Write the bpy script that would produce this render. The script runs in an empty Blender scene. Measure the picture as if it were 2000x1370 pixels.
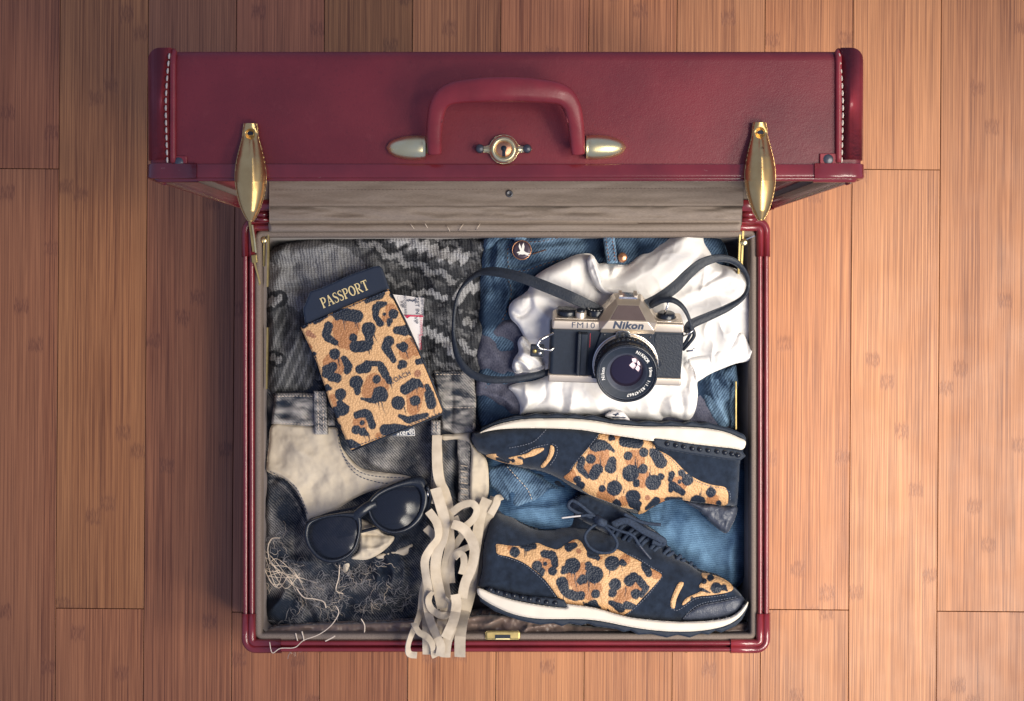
import bpy, bmesh, math, random
import numpy as np
from mathutils import Matrix, Vector
random.seed(7)
RNG = np.random.RandomState(11)
scene = bpy.context.scene
COL = scene.collection
R = math.radians

# ---------------------------------------------------------------- camera
FPX, CAMZ = 3250.0, 1.67          # focal length in photo pixels, camera height above the floor
cd = bpy.data.cameras.new('camera'); cd.lens = 36.0*FPX/2000.0; cd.sensor_width = 36.0
cd.clip_start = 0.05; cd.clip_end = 50
cam = bpy.data.objects.new('camera', cd); COL.objects.link(cam)
cam.location = (0, 0, CAMZ); cam.rotation_euler = (0, 0, 0)
scene.camera = cam
# ---------------------------------------------------------------- light
w = bpy.data.worlds.new('World'); scene.world = w; w.use_nodes = True
bg = w.node_tree.nodes['Background']
bg.inputs['Color'].default_value = (0.48, 0.59, 1.0, 1); bg.inputs['Strength'].default_value = 0.43
def area(name, loc, target, sx, sy, power, col):
    l = bpy.data.lights.new(name, 'AREA'); l.shape = 'RECTANGLE'; l.size = sx; l.size_y = sy
    l.energy = power; l.color = col
    l.spread = R(29)
    o = bpy.data.objects.new(name, l); COL.objects.link(o); o.location = loc
    d = Vector(target) - Vector(loc); o.rotation_euler = d.to_track_quat('-Z', 'Y').to_euler()
    return o
# a tall window of four panes to the right of the suitcase
WC, WT = Vector((1.60, -0.62, 2.15)), Vector((0.29, -0.11, 0.1))
wd = (WT-WC).normalized(); ws = wd.cross(Vector((0, 0, 1))).normalized(); wu = ws.cross(wd)
for i in (-1, 1):
    for j in (-1, 1):
        p = WC + ws*(i*0.46) + wu*(j*0.46)
        area('window_pane_light', p, WT, 0.80, 0.80, 1.27, (1.0, 0.92, 0.79))
scene.view_settings.view_transform = 'Standard'; scene.view_settings.look = 'None'
scene.view_settings.exposure = 0.22; scene.view_settings.gamma = 1.0
scene.view_settings.use_curve_mapping = False
scene.render.engine = 'CYCLES'
scene.cycles.use_denoising = True
scene.cycles.max_bounces = 6; scene.cycles.transparent_max_bounces = 8
scene.render.resolution_x = 1024; scene.render.resolution_y = 701

# ---------------------------------------------------------------- helpers
def P(px, py, z):
    k = (CAMZ-z)/FPX
    return Vector(((px-1000.0)*k, (685.0-py)*k, z))
def Z5(ox, oy, s):                                   # notes taken on an enlarged detail -> photo pixels
    return lambda pts: [(ox+p[0]/s, oy+p[1]/s) + tuple(p[2:]) for p in pts]

_T = RNG.rand(256, 256)
def vnoise(x, y, seed=0):
    x = np.asarray(x, float)+seed*17.3; y = np.asarray(y, float)+seed*9.7
    xi = np.floor(x).astype(int); yi = np.floor(y).astype(int)
    fx = x-xi; fy = y-yi
    fx = fx*fx*fx*(fx*(fx*6-15)+10); fy = fy*fy*fy*(fy*(fy*6-15)+10)
    a = _T[xi & 255, yi & 255]; b = _T[(xi+1) & 255, yi & 255]
    c = _T[xi & 255, (yi+1) & 255]; d = _T[(xi+1) & 255, (yi+1) & 255]
    return (a*(1-fx)+b*fx)*(1-fy)+(c*(1-fx)+d*fx)*fy - 0.5
def fbm(x, y, seed=0, oct=4):
    s = 0; a = 1.0
    for k in range(oct):
        s = s+a*vnoise(x*2**k, y*2**k, seed+k*3); a *= .5
    return s
def smooth(pts, n=6, closed=True):
    p = np.array(pts, float); N = len(p); out = []
    rng = range(N) if closed else range(N-1)
    for i in rng:
        if closed: a, b, c, d = p[i-1], p[i], p[(i+1) % N], p[(i+2) % N]
        else: a, b, c, d = p[max(i-1, 0)], p[i], p[i+1], p[min(i+2, N-1)]
        for k in range(n):
            t = k/n
            out.append(0.5*((2*b)+(-a+c)*t+(2*a-5*b+4*c-d)*t*t+(-a+3*b-3*c+d)*t**3))
    if not closed: out.append(p[-1])
    return np.array(out)
def seg_near(q, a, b):
    ab = b-a; L = (ab*ab).sum()+1e-12
    t = np.clip(((q-a)@ab)/L, 0, 1)
    c = a+t[:, None]*ab
    return ((q-c)**2).sum(1), c, t
def pl_dist(q, pts):
    """distance to a polyline and the position along it, 0 to 1"""
    pts = np.array(pts, float)[:, :2]; best = np.full(len(q), 1e18); tt = np.zeros(len(q))
    L = np.r_[0, np.cumsum(np.sqrt(((pts[1:]-pts[:-1])**2).sum(1)))]
    for i in range(len(pts)-1):
        d, c, t = seg_near(q, pts[i], pts[i+1]); m = d < best
        best[m] = d[m]; tt[m] = ((L[i]+t*(L[i+1]-L[i]))/L[-1])[m]
    return np.sqrt(best), tt
def inpoly(q, p):
    x, y = q[:, 0], q[:, 1]; ins = np.zeros(len(q), bool); j = len(p)-1
    for i in range(len(p)):
        c = ((p[i, 1] > y) != (p[j, 1] > y))
        with np.errstate(all='ignore'):
            c &= x < (p[j, 0]-p[i, 0])*(y-p[i, 1])/(p[j, 1]-p[i, 1]+1e-12)+p[i, 0]
        ins ^= c; j = i
    return ins
def psdf(q, p):
    best = np.full(len(q), 1e18); near = np.zeros_like(q)
    for i in range(len(p)):
        d, c, t = seg_near(q, p[i-1], p[i]); m = d < best
        best[m] = d[m]; near[m] = c[m]
    s = np.sqrt(best); s[~inpoly(q, p)] *= -1
    return s, near
def dome(d, r, h):
    t = np.clip(d/r, 0, 1)
    return h*np.sqrt(np.clip(1-(1-t)**2, 0, 1))
def sstep(a, b, x):
    t = np.clip((x-a)/(b-a), 0, 1); return t*t*(3-2*t)

def finish(name, verts, faces, mat, parent=None, smooth_sh=True, cols=None, sharp=0):
    me = bpy.data.meshes.new(name); me.from_pydata(verts if isinstance(verts, list) else verts.tolist(), [], faces)
    if smooth_sh: me.polygons.foreach_set('use_smooth', [True]*len(me.polygons))
    if cols is not None:
        at = me.color_attributes.new('Col', 'FLOAT_COLOR', 'POINT')
        c = np.ones((len(cols), 4), np.float32); c[:, :cols.shape[1]] = cols
        at.data.foreach_set('color', c.ravel())
    me.update()
    if sharp: me.set_sharp_from_angle(angle=R(sharp))
    o = bpy.data.objects.new(name, me); COL.objects.link(o)
    if mat: me.materials.append(mat)
    if parent: par(o, parent)
    return o
def par(o, p):
    o.parent = p
    if p.type == 'EMPTY': o.matrix_parent_inverse = Matrix.Translation(p.location).inverted()
def thing(name, label, cat, loc, group=None):
    o = bpy.data.objects.new(name, None); COL.objects.link(o); o.location = loc; o.empty_display_size = .03
    o['label'] = label; o['category'] = cat
    if group: o['group'] = group
    return o
def tag(o, label, cat, group=None):
    o['label'] = label; o['category'] = cat
    if group: o['group'] = group
    return o
def stuff(o): o['kind'] = 'stuff'; return o

class Sheet: pass
def relief(name, poly, hf, mat, parent=None, pitch=3.0, skirt=0.02, cf=None, sm=4):
    """a solid piece with a traced outline, its own heights hf(X, Y, edge distance) and side walls"""
    p = smooth(poly, sm) if sm else np.array(poly, float)
    lo = p.min(0)-pitch*1.5; hi = p.max(0)+pitch*1.5
    nx = int((hi[0]-lo[0])/pitch)+2; ny = int((hi[1]-lo[1])/pitch)+2
    gx, gy = np.meshgrid(lo[0]+np.arange(nx)*pitch, lo[1]+np.arange(ny)*pitch)
    q = np.c_[gx.ravel(), gy.ravel()]
    d, near = psdf(q, p)
    ins = (d > 0.3*pitch).reshape(ny, nx)
    cell = ins[:-1, :-1] | ins[1:, :-1] | ins[:-1, 1:] | ins[1:, 1:]
    snap = ~ins.ravel(); q[snap] = near[snap]; d[snap] = 0
    idx = np.arange(nx*ny).reshape(ny, nx)
    f = np.c_[idx[:-1, :-1][cell], idx[1:, :-1][cell], idx[1:, 1:][cell], idx[:-1, 1:][cell]]
    used = np.unique(f); rm = np.full(nx*ny, -1); rm[used] = np.arange(len(used))
    f = rm[f]; q = q[used]; d = d[used]
    z = hf(q[:, 0], q[:, 1], d)
    k = (CAMZ-z)/FPX
    V = np.c_[(q[:, 0]-1000)*k, (685-q[:, 1])*k, z]
    cols = cf(q[:, 0], q[:, 1], d) if cf else None
    faces = f.tolist()
    if skirt:
        e = np.concatenate([f[:, [0, 1]], f[:, [1, 2]], f[:, [2, 3]], f[:, [3, 0]]])
        key = np.sort(e, 1); key = key[:, 0].astype(np.int64)*10**7+key[:, 1]
        u, inv, cnt = np.unique(key, return_inverse=True, return_counts=True)
        b = e[cnt[inv] == 1]
        bv = np.unique(b); n0 = len(V); m = dict(zip(bv.tolist(), range(n0, n0+len(bv))))
        low = V[bv].copy(); low[:, 2] -= skirt
        V = np.r_[V, low]
        if cols is not None: cols = np.r_[cols, cols[bv]]
        faces += [[a, m[a], m[c], c][::-1] for a, c in b.tolist()]
    o = finish(name, V, faces, mat, parent, True, cols)
    s = Sheet(); s.o = o; s.q = q; s.zv = z
    g = np.full(nx*ny, np.nan); g[used] = z; s.g = g.reshape(ny, nx); s.lo = lo; s.p = pitch
    def zf(x, y):
        i = int(round((y-lo[1])/pitch)); j = int(round((x-lo[0])/pitch))
        i = min(max(i, 0), ny-1); j = min(max(j, 0), nx-1); v = s.g[i, j]
        if np.isnan(v):
            k = np.argmin((q[:, 0]-x)**2+(q[:, 1]-y)**2); v = z[k]
        return float(v)
    s.z = zf
    return s
def H(zb, r=20, h=.01, folds=(), noise=(), warp=0):
    """height function: rounded edge, traced folds (polyline, width px, height m) and soft noise"""
    def f(X, Y, d):
        z = zb+dome(d, r, h)
        Xw = X+warp*fbm(X/60, Y/60, 5, 2); Yw = Y+warp*fbm(X/60, Y/60, 8, 2)
        q = np.c_[Xw, Yw]
        for fd in folds:
            pts, wd, a = fd[:3]
            dd, t = pl_dist(q, smooth(pts, 4, False))
            z = z+a*np.exp(-np.abs(dd/wd)**1.6)*np.clip(np.sin(np.pi*np.clip(t, .02, .98)), 0, 1)**.4
        for sc, a, sd in noise:
            if a < 0: z = z-a*(1-np.abs(fbm(Xw/sc, Yw/sc, sd, 2))*2.0)**4      # sharp creases
            else: z = z+a*fbm(Xw/sc, Yw/sc, sd, 3)
        return z
    return f
def sweep(name, path, prof, mat, parent=None, up=(0, 0, 1), scales=None, rolls=None, closed=False, cap=True, smooth_sh=True, sharp=0):
    """sweep a closed 2-D profile (side, up) along 3-D points"""
    pts = [Vector(p) for p in path]; n = len(pts); m = len(prof); V = []; F = []
    for i, p in enumerate(pts):
        a = pts[i-1] if (i > 0 or closed) else p; b = pts[(i+1) % n] if (i < n-1 or closed) else p
        t = (b-a).normalized(); u = Vector(up); s = t.cross(u)
        if s.length < 1e-5: s = t.cross(Vector((0, 1, 0)))
        s.normalize(); u = s.cross(t).normalized()
        if rolls is not None:
            c, sn = math.cos(rolls[i]), math.sin(rolls[i]); s, u = s*c+u*sn, u*c-s*sn
        k = scales[i] if scales is not None else 1.0
        kx, ky = k if isinstance(k, (tuple, list)) else (k, k)
        for x, y in prof: V.append(p+s*(x*kx)+u*(y*ky))
    for i in range(n if closed else n-1):
        j = (i+1) % n
        for k in range(m):
            l = (k+1) % m
            F.append((i*m+k, i*m+l, j*m+l, j*m+k))
    if cap and not closed:
        F.append(tuple(range(m))[::-1]); F.append(tuple((n-1)*m+k for k in range(m)))
    return finish(name, [tuple(v) for v in V], F, mat, parent, smooth_sh, None, sharp)
def circ(r, n=10, ry=None):
    return [(r*math.cos(2*math.pi*k/n), (ry or r)*math.sin(2*math.pi*k/n)) for k in range(n)]
def tube(name, path, r, mat, parent=None, n=8, scales=None, closed=False, ry=None):
    return sweep(name, path, circ(r, n, ry), mat, parent, scales=scales, closed=closed)
def bx(name, c, s, mat, parent=None, rot=None, bev=0.0, seg=2):
    bm = bmesh.new(); bmesh.ops.create_cube(bm, size=1)
    bmesh.ops.scale(bm, vec=s, verts=bm.verts)
    if bev: bmesh.ops.bevel(bm, geom=bm.edges[:], offset=bev, segments=seg, affect='EDGES', profile=.5)
    M = Matrix.Translation(c) @ (rot if rot else Matrix.Identity(4)); bm.transform(M)
    return bmobj(name, bm, mat, parent)
def bmobj(name, bm, mat, parent=None, smooth_sh=False):
    bmesh.ops.recalc_face_normals(bm, faces=bm.faces[:])
    me = bpy.data.meshes.new(name); bm.to_mesh(me); bm.free()
    if smooth_sh: me.polygons.foreach_set('use_smooth', [True]*len(me.polygons))
    o = bpy.data.objects.new(name, me); COL.objects.link(o)
    if mat: me.materials.append(mat)
    if parent: par(o, parent)
    return o
def lathe(name, prof, M, mat, parent=None, n=40, smooth_sh=True, knurl=None):
    """prof: (radius, height) pairs turned round the local z axis of M"""
    V = []; F = []
    for (r, h) in prof:
        for k in range(n):
            a = 2*math.pi*k/n
            V.append(tuple(M @ Vector((r*math.cos(a), r*math.sin(a), h))))
    for i in range(len(prof)-1):
        for k in range(n):
            l = (k+1) % n; F.append((i*n+k, i*n+l, (i+1)*n+l, (i+1)*n+k))
    o = finish(name, V, F, mat, parent, smooth_sh)
    return o
def mesh_poly(name, pts3, thick, nrm, mat, parent=None):
    """flat plate from 3-D outline with thickness along nrm"""
    bm = bmesh.new(); vs = [bm.verts.new(p) for p in pts3]; f = bm.faces.new(vs)
    r = bmesh.ops.extrude_face_region(bm, geom=[f])
    bmesh.ops.translate(bm, vec=Vector(nrm)*thick, verts=[v for v in r['geom'] if isinstance(v, bmesh.types.BMVert)])
    return bmobj(name, bm, mat, parent)
def text(name, body, size, M, mat, parent=None, extrude=.00005, bold=0.0, shear=0.0, width=1.0, sp=1.0):
    c = bpy.data.curves.new(name, 'FONT'); c.body = body; c.size = size; c.extrude = extrude; c.offset = bold
    c.shear = shear; c.align_x = 'CENTER'; c.align_y = 'CENTER'; c.space_character = sp; c.resolution_u = 3
    o = bpy.data.objects.new(name, c); COL.objects.link(o)
    bpy.context.view_layer.update()
    me = bpy.data.meshes.new_from_object(o.evaluated_get(bpy.context.evaluated_depsgraph_get()))
    bpy.data.objects.remove(o); bpy.data.curves.remove(c)
    me.transform(M @ Matrix.Diagonal((width, 1, 1, 1))); me.name = name
    o = bpy.data.objects.new(name, me); COL.objects.link(o); me.materials.clear(); me.materials.append(mat)
    if parent: par(o, parent)
    return o
def stitches(name, pts, zf, mat, parent, dash=5.0, gap=3.5, r=.0005, lift=.0004):
    """a run of sewn stitches along traced photo pixels, each a small raised dash"""
    p = smooth(pts, 8, False) if len(pts) > 2 else np.array(pts, float)
    L = np.r_[0, np.cumsum(np.sqrt(((p[1:]-p[:-1])**2).sum(1)))]
    V = []; F = []; s = 0.0
    while s+dash < L[-1]:
        a = [np.interp(s, L, p[:, k]) for k in (0, 1)]; b = [np.interp(s+dash, L, p[:, k]) for k in (0, 1)]
        A = P(a[0], a[1], zf(*a)+lift); B = P(b[0], b[1], zf(*b)+lift)
        t = (B-A); sd = t.cross(Vector((0, 0, 1))).normalized()*r; u = Vector((0, 0, r)); n0 = len(V); m_ = (A+B)/2+u*.8
        for q_, k in ((A, .6), (m_, 1.0), (B, .6)):
            V += [tuple(q_-sd*k), tuple(q_+u*k), tuple(q_+sd*k), tuple(q_-u*k)]
        for i in (0, 4):
            for k in range(4):
                l = (k+1) % 4; F.append((n0+i+k, n0+i+l, n0+i+4+l, n0+i+4+k))
        F += [(n0, n0+1, n0+2, n0+3), (n0+8, n0+9, n0+10, n0+11)]
        s += dash+gap
    return stuff(finish(name, V, F, mat, parent, False))

# ---------------------------------------------------------------- materials
class G:
    def __init__(s, name):
        s.m = bpy.data.materials.new(name); s.m.use_nodes = True; s.t = s.m.node_tree
        s.b = s.t.nodes['Principled BSDF']; s.out = s.t.nodes['Material Output']
    def put(s, sock, v):
        if isinstance(v, bpy.types.NodeSocket): s.t.links.new(v, sock)
        elif v is not None:
            if hasattr(sock.default_value, '__len__') and not hasattr(v, '__len__'): v = (v,)*len(sock.default_value)
            if hasattr(sock.default_value, '__len__') and len(sock.default_value) == 4 and len(v) == 3: v = tuple(v)+(1,)
            sock.default_value = v
    def n(s, ty, **kw):
        nd = s.t.nodes.new('ShaderNode'+ty)
        for k, v in kw.items():
            if hasattr(nd, k) and k not in nd.inputs: setattr(nd, k, v)
            else: s.put(nd.inputs[k], v)
        return nd
    def mth(s, op, a, b=None, c=None):
        nd = s.t.nodes.new('ShaderNodeMath'); nd.operation = op
        for i, v in enumerate((a, b, c)):
            if v is not None: s.put(nd.inputs[i], v)
        return nd.outputs[0]
    def mix(s, f, a, b, mode='MIX'):
        nd = s.t.nodes.new('ShaderNodeMix'); nd.data_type = 'RGBA'; nd.blend_type = mode
        s.put(nd.inputs['Factor'], f); s.put(nd.inputs['A'], a); s.put(nd.inputs['B'], b)
        return nd.outputs['Result']
    def obj(s): return s.t.nodes.new('ShaderNodeTexCoord').outputs['Object']
    def xyz(s, v=None):
        nd = s.n('SeparateXYZ'); s.put(nd.inputs[0], v or s.obj()); return nd.outputs
    def vec(s, x, y, z=0.0):
        nd = s.n('CombineXYZ')
        for i, v in enumerate((x, y, z)): s.put(nd.inputs[i], v)
        return nd.outputs[0]
    def noise(s, scale, det=3, v=None, rough=.55):
        nd = s.n('TexNoise'); nd.inputs['Scale'].default_value = scale; nd.inputs['Detail'].default_value = det
        nd.inputs['Roughness'].default_value = rough
        s.put(nd.inputs['Vector'], v or s.obj()); return nd.outputs['Fac']
    def rng(s, v, a, b, c=0.0, d=1.0):
        nd = s.n('MapRange'); s.put(nd.inputs['Value'], v)
        for k, x in zip(('From Min', 'From Max', 'To Min', 'To Max'), (a, b, c, d)): nd.inputs[k].default_value = x
        return nd.outputs[0]
    def attr(s, nm='Col'):
        nd = s.n('Attribute'); nd.attribute_name = nm; return nd.outputs['Color']
    def bump(s, h, st=.3, dist=.001):
        nd = s.n('Bump'); nd.inputs['Strength'].default_value = st; nd.inputs['Distance'].default_value = dist
        s.put(nd.inputs['Height'], h); s.put(s.b.inputs['Normal'], nd.outputs[0])
    def set(s, col=None, rough=None, metal=None, spec=None, **kw):
        for k, v in (('Base Color', col), ('Roughness', rough), ('Metallic', metal), ('Specular IOR Level', spec)):
            if v is not None: s.put(s.b.inputs[k], v)
        for k, v in kw.items(): s.put(s.b.inputs[k.replace('_', ' ')], v)
        return s
M = {}
def simple(name, col, rough=.5, metal=0, spec=.5, var=.12, nsc=60, bs=None, bst=.25, bd=.0006, **kw):
    g = G(name); nz = g.noise(nsc, 4)
    k = g.rng(nz, .25, .75, 1-var, 1+var)
    c = g.mix(1.0, col, g.vec(k, k, k), 'MULTIPLY')
    rr = g.rng(g.noise(nsc*2.3, 3), .3, .7, max(rough-.07, .03), min(rough+.07, 1))
    g.set(c, rr, metal, spec, **kw)
    if bs: g.bump(g.noise(bs, 3), bst, bd)
    M[name] = g.m; return g.m

NAVY = (.015, .023, .040)
def bamboo():
    g = G('bamboo'); x, y, z = g.xyz(); oi = g.n('ObjectInfo'); rnd = oi.outputs['Random']
    sx = g.mth('MULTIPLY', g.mth('ADD', x, .0442), 1/.01474)
    st = g.mth('FLOOR', sx); fx = g.mth('FRACT', sx)
    wn = g.n('TexWhiteNoise', noise_dimensions='2D'); g.put(wn.inputs['Vector'], g.vec(st, g.mth('MULTIPLY', rnd, 91.7)))
    r1 = wn.outputs['Value']; r2, r3, _ = g.xyz(wn.outputs['Color'])
    ox = g.mth('ADD', x, g.mth('MULTIPLY', rnd, 3.1)); oy = g.mth('ADD', y, g.mth('MULTIPLY', r1, 5.0))
    fine = g.noise(1, 4, g.vec(g.mth('MULTIPLY', ox, 760), g.mth('MULTIPLY', oy, 5)), .7)
    mid = g.noise(1, 3, g.vec(g.mth('MULTIPLY', ox, 330), g.mth('MULTIPLY', oy, 2.6)))
    # growth-ring marks, one every hand's width or two on each strip
    t = g.mth('FRACT', g.mth('ADD', g.mth('MULTIPLY', y, 1/.42), g.mth('MULTIPLY', r2, 7.0)))
    wob = g.mth('MULTIPLY', g.mth('SUBTRACT', g.noise(1, 2, g.vec(g.mth('MULTIPLY', ox, 700), g.mth('MULTIPLY', oy, 60))), .5), .016)
    dist = g.mth('ABSOLUTE', g.mth('ADD', g.mth('MULTIPLY', g.mth('SUBTRACT', t, .5), .42), wob))
    comb = g.noise(1, 2, g.vec(g.mth('MULTIPLY', ox, 1300), g.mth('MULTIPLY', oy, 110)))
    node = g.mth('MULTIPLY', g.rng(dist, .0085, .0050), g.rng(comb, .45, .53))
    halo = g.mth('MULTIPLY', g.rng(dist, .014, .002), .35)
    base = g.mix(g.rng(fine, .38, .60), (.150, .050, .024), (.56, .250, .108))
    base = g.mix(g.rng(mid, .35, .7, 0, .45), base, (.36, .138, .056))
    base = g.mix(g.rng(r3, 0, 1, 0, .30), base, (.62, .29, .125))
    base = g.mix(halo, base, (.40, .17, .08))
    base = g.mix(g.mth('MULTIPLY', node, .55), base, (.17, .062, .034))
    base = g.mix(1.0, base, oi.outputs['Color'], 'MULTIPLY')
    edge = g.mth('MULTIPLY', g.rng(g.mth('ABSOLUTE', g.mth('SUBTRACT', fx, .5)), .47, .5), .22)
    base = g.mix(edge, base, (.15, .06, .035))
    scr = g.noise(1, 2, g.vec(g.mth('MULTIPLY', x, 22), g.mth('MULTIPLY', y, 20)))
    g.set(base, g.rng(scr, .3, .7, .34, .50), spec=.42)
    g.bump(g.mth('ADD', fine, g.mth('MULTIPLY', node, .8)), .16, .0006)
    M['bamboo'] = g.m
def denim(name, dark, light, ang, per=.0021, con=.55, fleck=None):
    """twill weave; the red channel of Col says how worn and faded the cloth is"""
    g = G(name); x, y, z = g.xyz(); a = R(ang)
    wob = g.mth('MULTIPLY', g.noise(260, 2), .0016)
    ph = g.mth('ADD', g.mth('ADD', g.mth('MULTIPLY', x, math.cos(a)), g.mth('MULTIPLY', y, math.sin(a))), wob)
    tw = g.mth('SINE', g.mth('MULTIPLY', ph, 2*math.pi/per))
    br = g.noise(1100, 3)
    tex = g.mth('ADD', g.mth('MULTIPLY', tw, .5), g.mth('MULTIPLY', g.mth('SUBTRACT', br, .5), 2.6))
    cr, cg, cb = g.xyz(g.attr())
    patch = g.noise(38, 4)
    wear = g.mth('ADD', cr, g.rng(patch, .3, .7, -.12, .12))
    f = g.mth('ADD', wear, g.mth('MULTIPLY', tex, g.mth('MULTIPLY', g.rng(wear, 0, .5, .35, 1.0), con*.5)))
    cl = g.mix(g.rng(f, 0, 1), dark, light)
    g.set(cl, .88, 0, .18)
    g.bump(tex, .35, .0007); M[name] = g.m
def build_materials():
    bamboo()
    simple('gap', (.03, .018, .014), .9)
    g = G('red_leather'); c = g.mix(g.rng(g.noise(9, 5), .32, .68), (.130, .016, .022), (.235, .028, .034))
    c = g.mix(g.rng(g.noise(420, 2), .60, .8, 0, .35), c, (.08, .014, .02)); c = g.mix(g.rng(g.noise(75, 6, None, .7), .58, .78, 0, .35), c, (.30, .06, .06))
    g.set(c, g.rng(g.noise(14, 4), .3, .7, .36, .52), 0, .45); g.bump(g.mth('ADD', g.noise(900, 3), g.mth('MULTIPLY', g.noise(160, 4), 1.2)), .22, .0006); M['red_leather'] = g.m
    simple('red_trim', (.27, .028, .034), .38, 0, .5, .22, 45, 300, .16)
    g = G('red_metal'); ch = g.rng(g.noise(170, 5, None, .7), .69, .74)
    c = g.mix(ch, g.mix(g.rng(g.noise(25, 3), .3, .7), (.135, .013, .017), (.22, .022, .027)), (.62, .42, .36))
    g.set(c, .24, 0, .6, Coat_Weight=.35, Coat_Roughness=.12); M['red_metal'] = g.m
    g = G('brass'); t = g.noise(60, 5); c = g.mix(g.rng(t, .35, .7), (.84, .57, .23), (.66, .42, .16))
    c = g.mix(g.rng(g.noise(140, 4), .66, .74), c, (.22, .12, .06))
    g.set(c, g.rng(t, .3, .7, .26, .42), 1.0); g.bump(g.noise(70, 3), .10, .001); M['brass'] = g.m
    g = G('pale_brass'); t = g.noise(80, 4); c = g.mix(g.rng(t, .35, .7), (.97, .84, .47), (.88, .72, .36))
    g.set(c, g.rng(t, .3, .7, .28, .42), 1.0); g.bump(g.noise(120, 2), .05, .001); M['pale_brass'] = g.m
    simple('dull_brass', (.42, .32, .13), .45, .85, .5, .25, 120)
    simple('copper', (.60, .30, .17), .35, .9, .5, .3, 200)
    simple('iron', (.12, .12, .13), .45, .8)
    g = G('lining'); x, y, z = g.xyz()
    st = g.noise(1, 4, g.vec(g.mth('MULTIPLY', x, 330), g.mth('MULTIPLY', y, 2200), g.mth('MULTIPLY', z, 700)), .7)
    c = g.mix(g.rng(st, .32, .68), (.205, .165, .138), (.285, .232, .192))
    g.set(c, .8, 0, .25); g.bump(st, .3, .0006); M['lining'] = g.m
    g = G('edge_lining'); wv = g.noise(1400, 2); c = g.mix(g.rng(wv, .3, .7), (.16, .125, .105), (.25, .20, .168))
    g.set(c, .85, 0, .2); g.bump(wv, .4, .0006); M['edge_lining'] = g.m
    g = G('satin_lining'); c = g.mix(g.rng(g.noise(40, 3), .3, .7), (.15, .10, .085), (.22, .155, .125))
    g.set(c, .42, 0, .5, Sheen_Weight=.3); M['satin_lining'] = g.m
    simple('cream_thread', (.74, .62, .50), .85, 0, .2)
    simple('black_suede', NAVY, .95, 0, .10, .45, 130, 1400, .6, .0008, Sheen_Weight=.25)
    simple('black_leather', (.012, .018, .030), .55, 0, .5, .2, 300, 620, .55, .0009)
    simple('grey_leather', (.050, .058, .082), .42, 0, .5, .15, 200, 700, .5, .0009)
    simple('black_rubber', (.016, .024, .040), .62, 0, .35, .15, 200, 900, .2)
    simple('black_plastic', (.010, .014, .023), .30, 0, .5, .1, 200, 1500, .05)
    simple('matt_black', (.014, .021, .035), .55, 0, .3, .15, 300, 1300, .25)
    simple('dark_thread', (.05, .07, .12), .8)
    simple('sole_rubber', (.70, .63, .53), .62, 0, .35, .05, 40, 800, .12)
    simple('white_paper', (.76, .72, .70), .6, 0, .3, .03)
    simple('grey_paper', (.58, .55, .54), .6, 0, .3, .03)
    simple('red_ink', (.55, .03, .09), .6); simple('dark_ink', (.03, .045, .085), .6)
    simple('red_mark', (.5, .03, .05), .5)
    simple('pale_mark', (.78, .76, .72), .5, 0, .4, .03)
    simple('gold_foil', (.80, .65, .33), .45, .3, .5, .08)
    simple('passport_blue', (.013, .022, .045), .55, 0, .35, .08, 60, 1100, .2)
    g = G('print_leather'); v = g.n('TexVoronoi'); v.inputs['Scale'].default_value = 560; g.put(v.inputs['Vector'], g.obj())
    peb = v.outputs['Distance']; k = g.rng(peb, .1, .8, 1.06, .86)
    c = g.mix(1.0, g.attr(), g.vec(k, k, k), 'MULTIPLY')
    g.set(c, .50, 0, .4); g.bump(g.mth('MULTIPLY', peb, -1.0), .55, .0011); M['print_leather'] = g.m
    g = G('white_cotton'); c = g.mix(g.rng(g.noise(7, 2), .3, .7), (.80, .775, .745), (.85, .825, .80))
    g.set(c, .85, 0, .2, Sheen_Weight=.15); g.bump(g.noise(1300, 2), .12, .0004); M['white_cotton'] = g.m
    g = G('heather'); nz = g.noise(1, 3, g.vec(*(g.mth('MULTIPLY', q, k) for q, k in zip(g.xyz()[:2], (900, 520)))), .7)
    c = g.mix(g.rng(nz, .3, .7), (.040, .046, .075), (.135, .134, .175)); g.set(c, .95, 0, .1)
    g.bump(nz, .3, .0005); M['heather'] = g.m
    g = G('pocket_cotton'); c = g.mix(g.rng(g.noise(16, 5), .3, .7), (.50, .425, .325), (.64, .56, .445))
    c = g.mix(g.rng(g.noise(1500, 2), .4, .6, 0, .12), c, (.4, .33, .25)); g.set(c, .9, 0, .15)
    g.bump(g.mth('ADD', g.noise(170, 5), g.mth('MULTIPLY', g.noise(1500, 2), .3)), .35, .0016); M['pocket_cotton'] = g.m
    g = G('ribbon_suede'); c = g.mix(g.rng(g.noise(70, 5), .3, .7), (.45, .375, .285), (.60, .515, .405))
    kr = g.rng(g.n('ObjectInfo').outputs['Random'], 0, 1, .82, 1.10); c = g.mix(1.0, c, g.vec(kr, kr, kr), 'MULTIPLY')
    g.set(c, .95, 0, .1, Sheen_Weight=.2); g.bump(g.mth('ADD', g.noise(1600, 3), g.mth('MULTIPLY', g.noise(120, 3), 2.0)), .35, .0008); M['ribbon_suede'] = g.m
    denim('blue_denim', (.014, .030, .062), (.180, .290, .420), -35, .0024, .95)
    denim('pale_denim', (.013, .038, .088), (.165, .300, .460), 85, .0018, .6)
    denim('grey_denim', (.014, .021, .036), (.46, .43, .40), 42, .0020, 1.0)
    g = G('knit'); x, y, z = g.xyz(); wob = g.mth('MULTIPLY', g.noise(90, 2), .004)
    rib = g.mth('SINE', g.mth('MULTIPLY', g.mth('ADD', g.mth('ADD', x, g.mth('MULTIPLY', y, .10)), wob), 2*math.pi/.0030))
    row = g.mth('SINE', g.mth('MULTIPLY', g.mth('ADD', y, wob), 2*math.pi/.0021))
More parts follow.
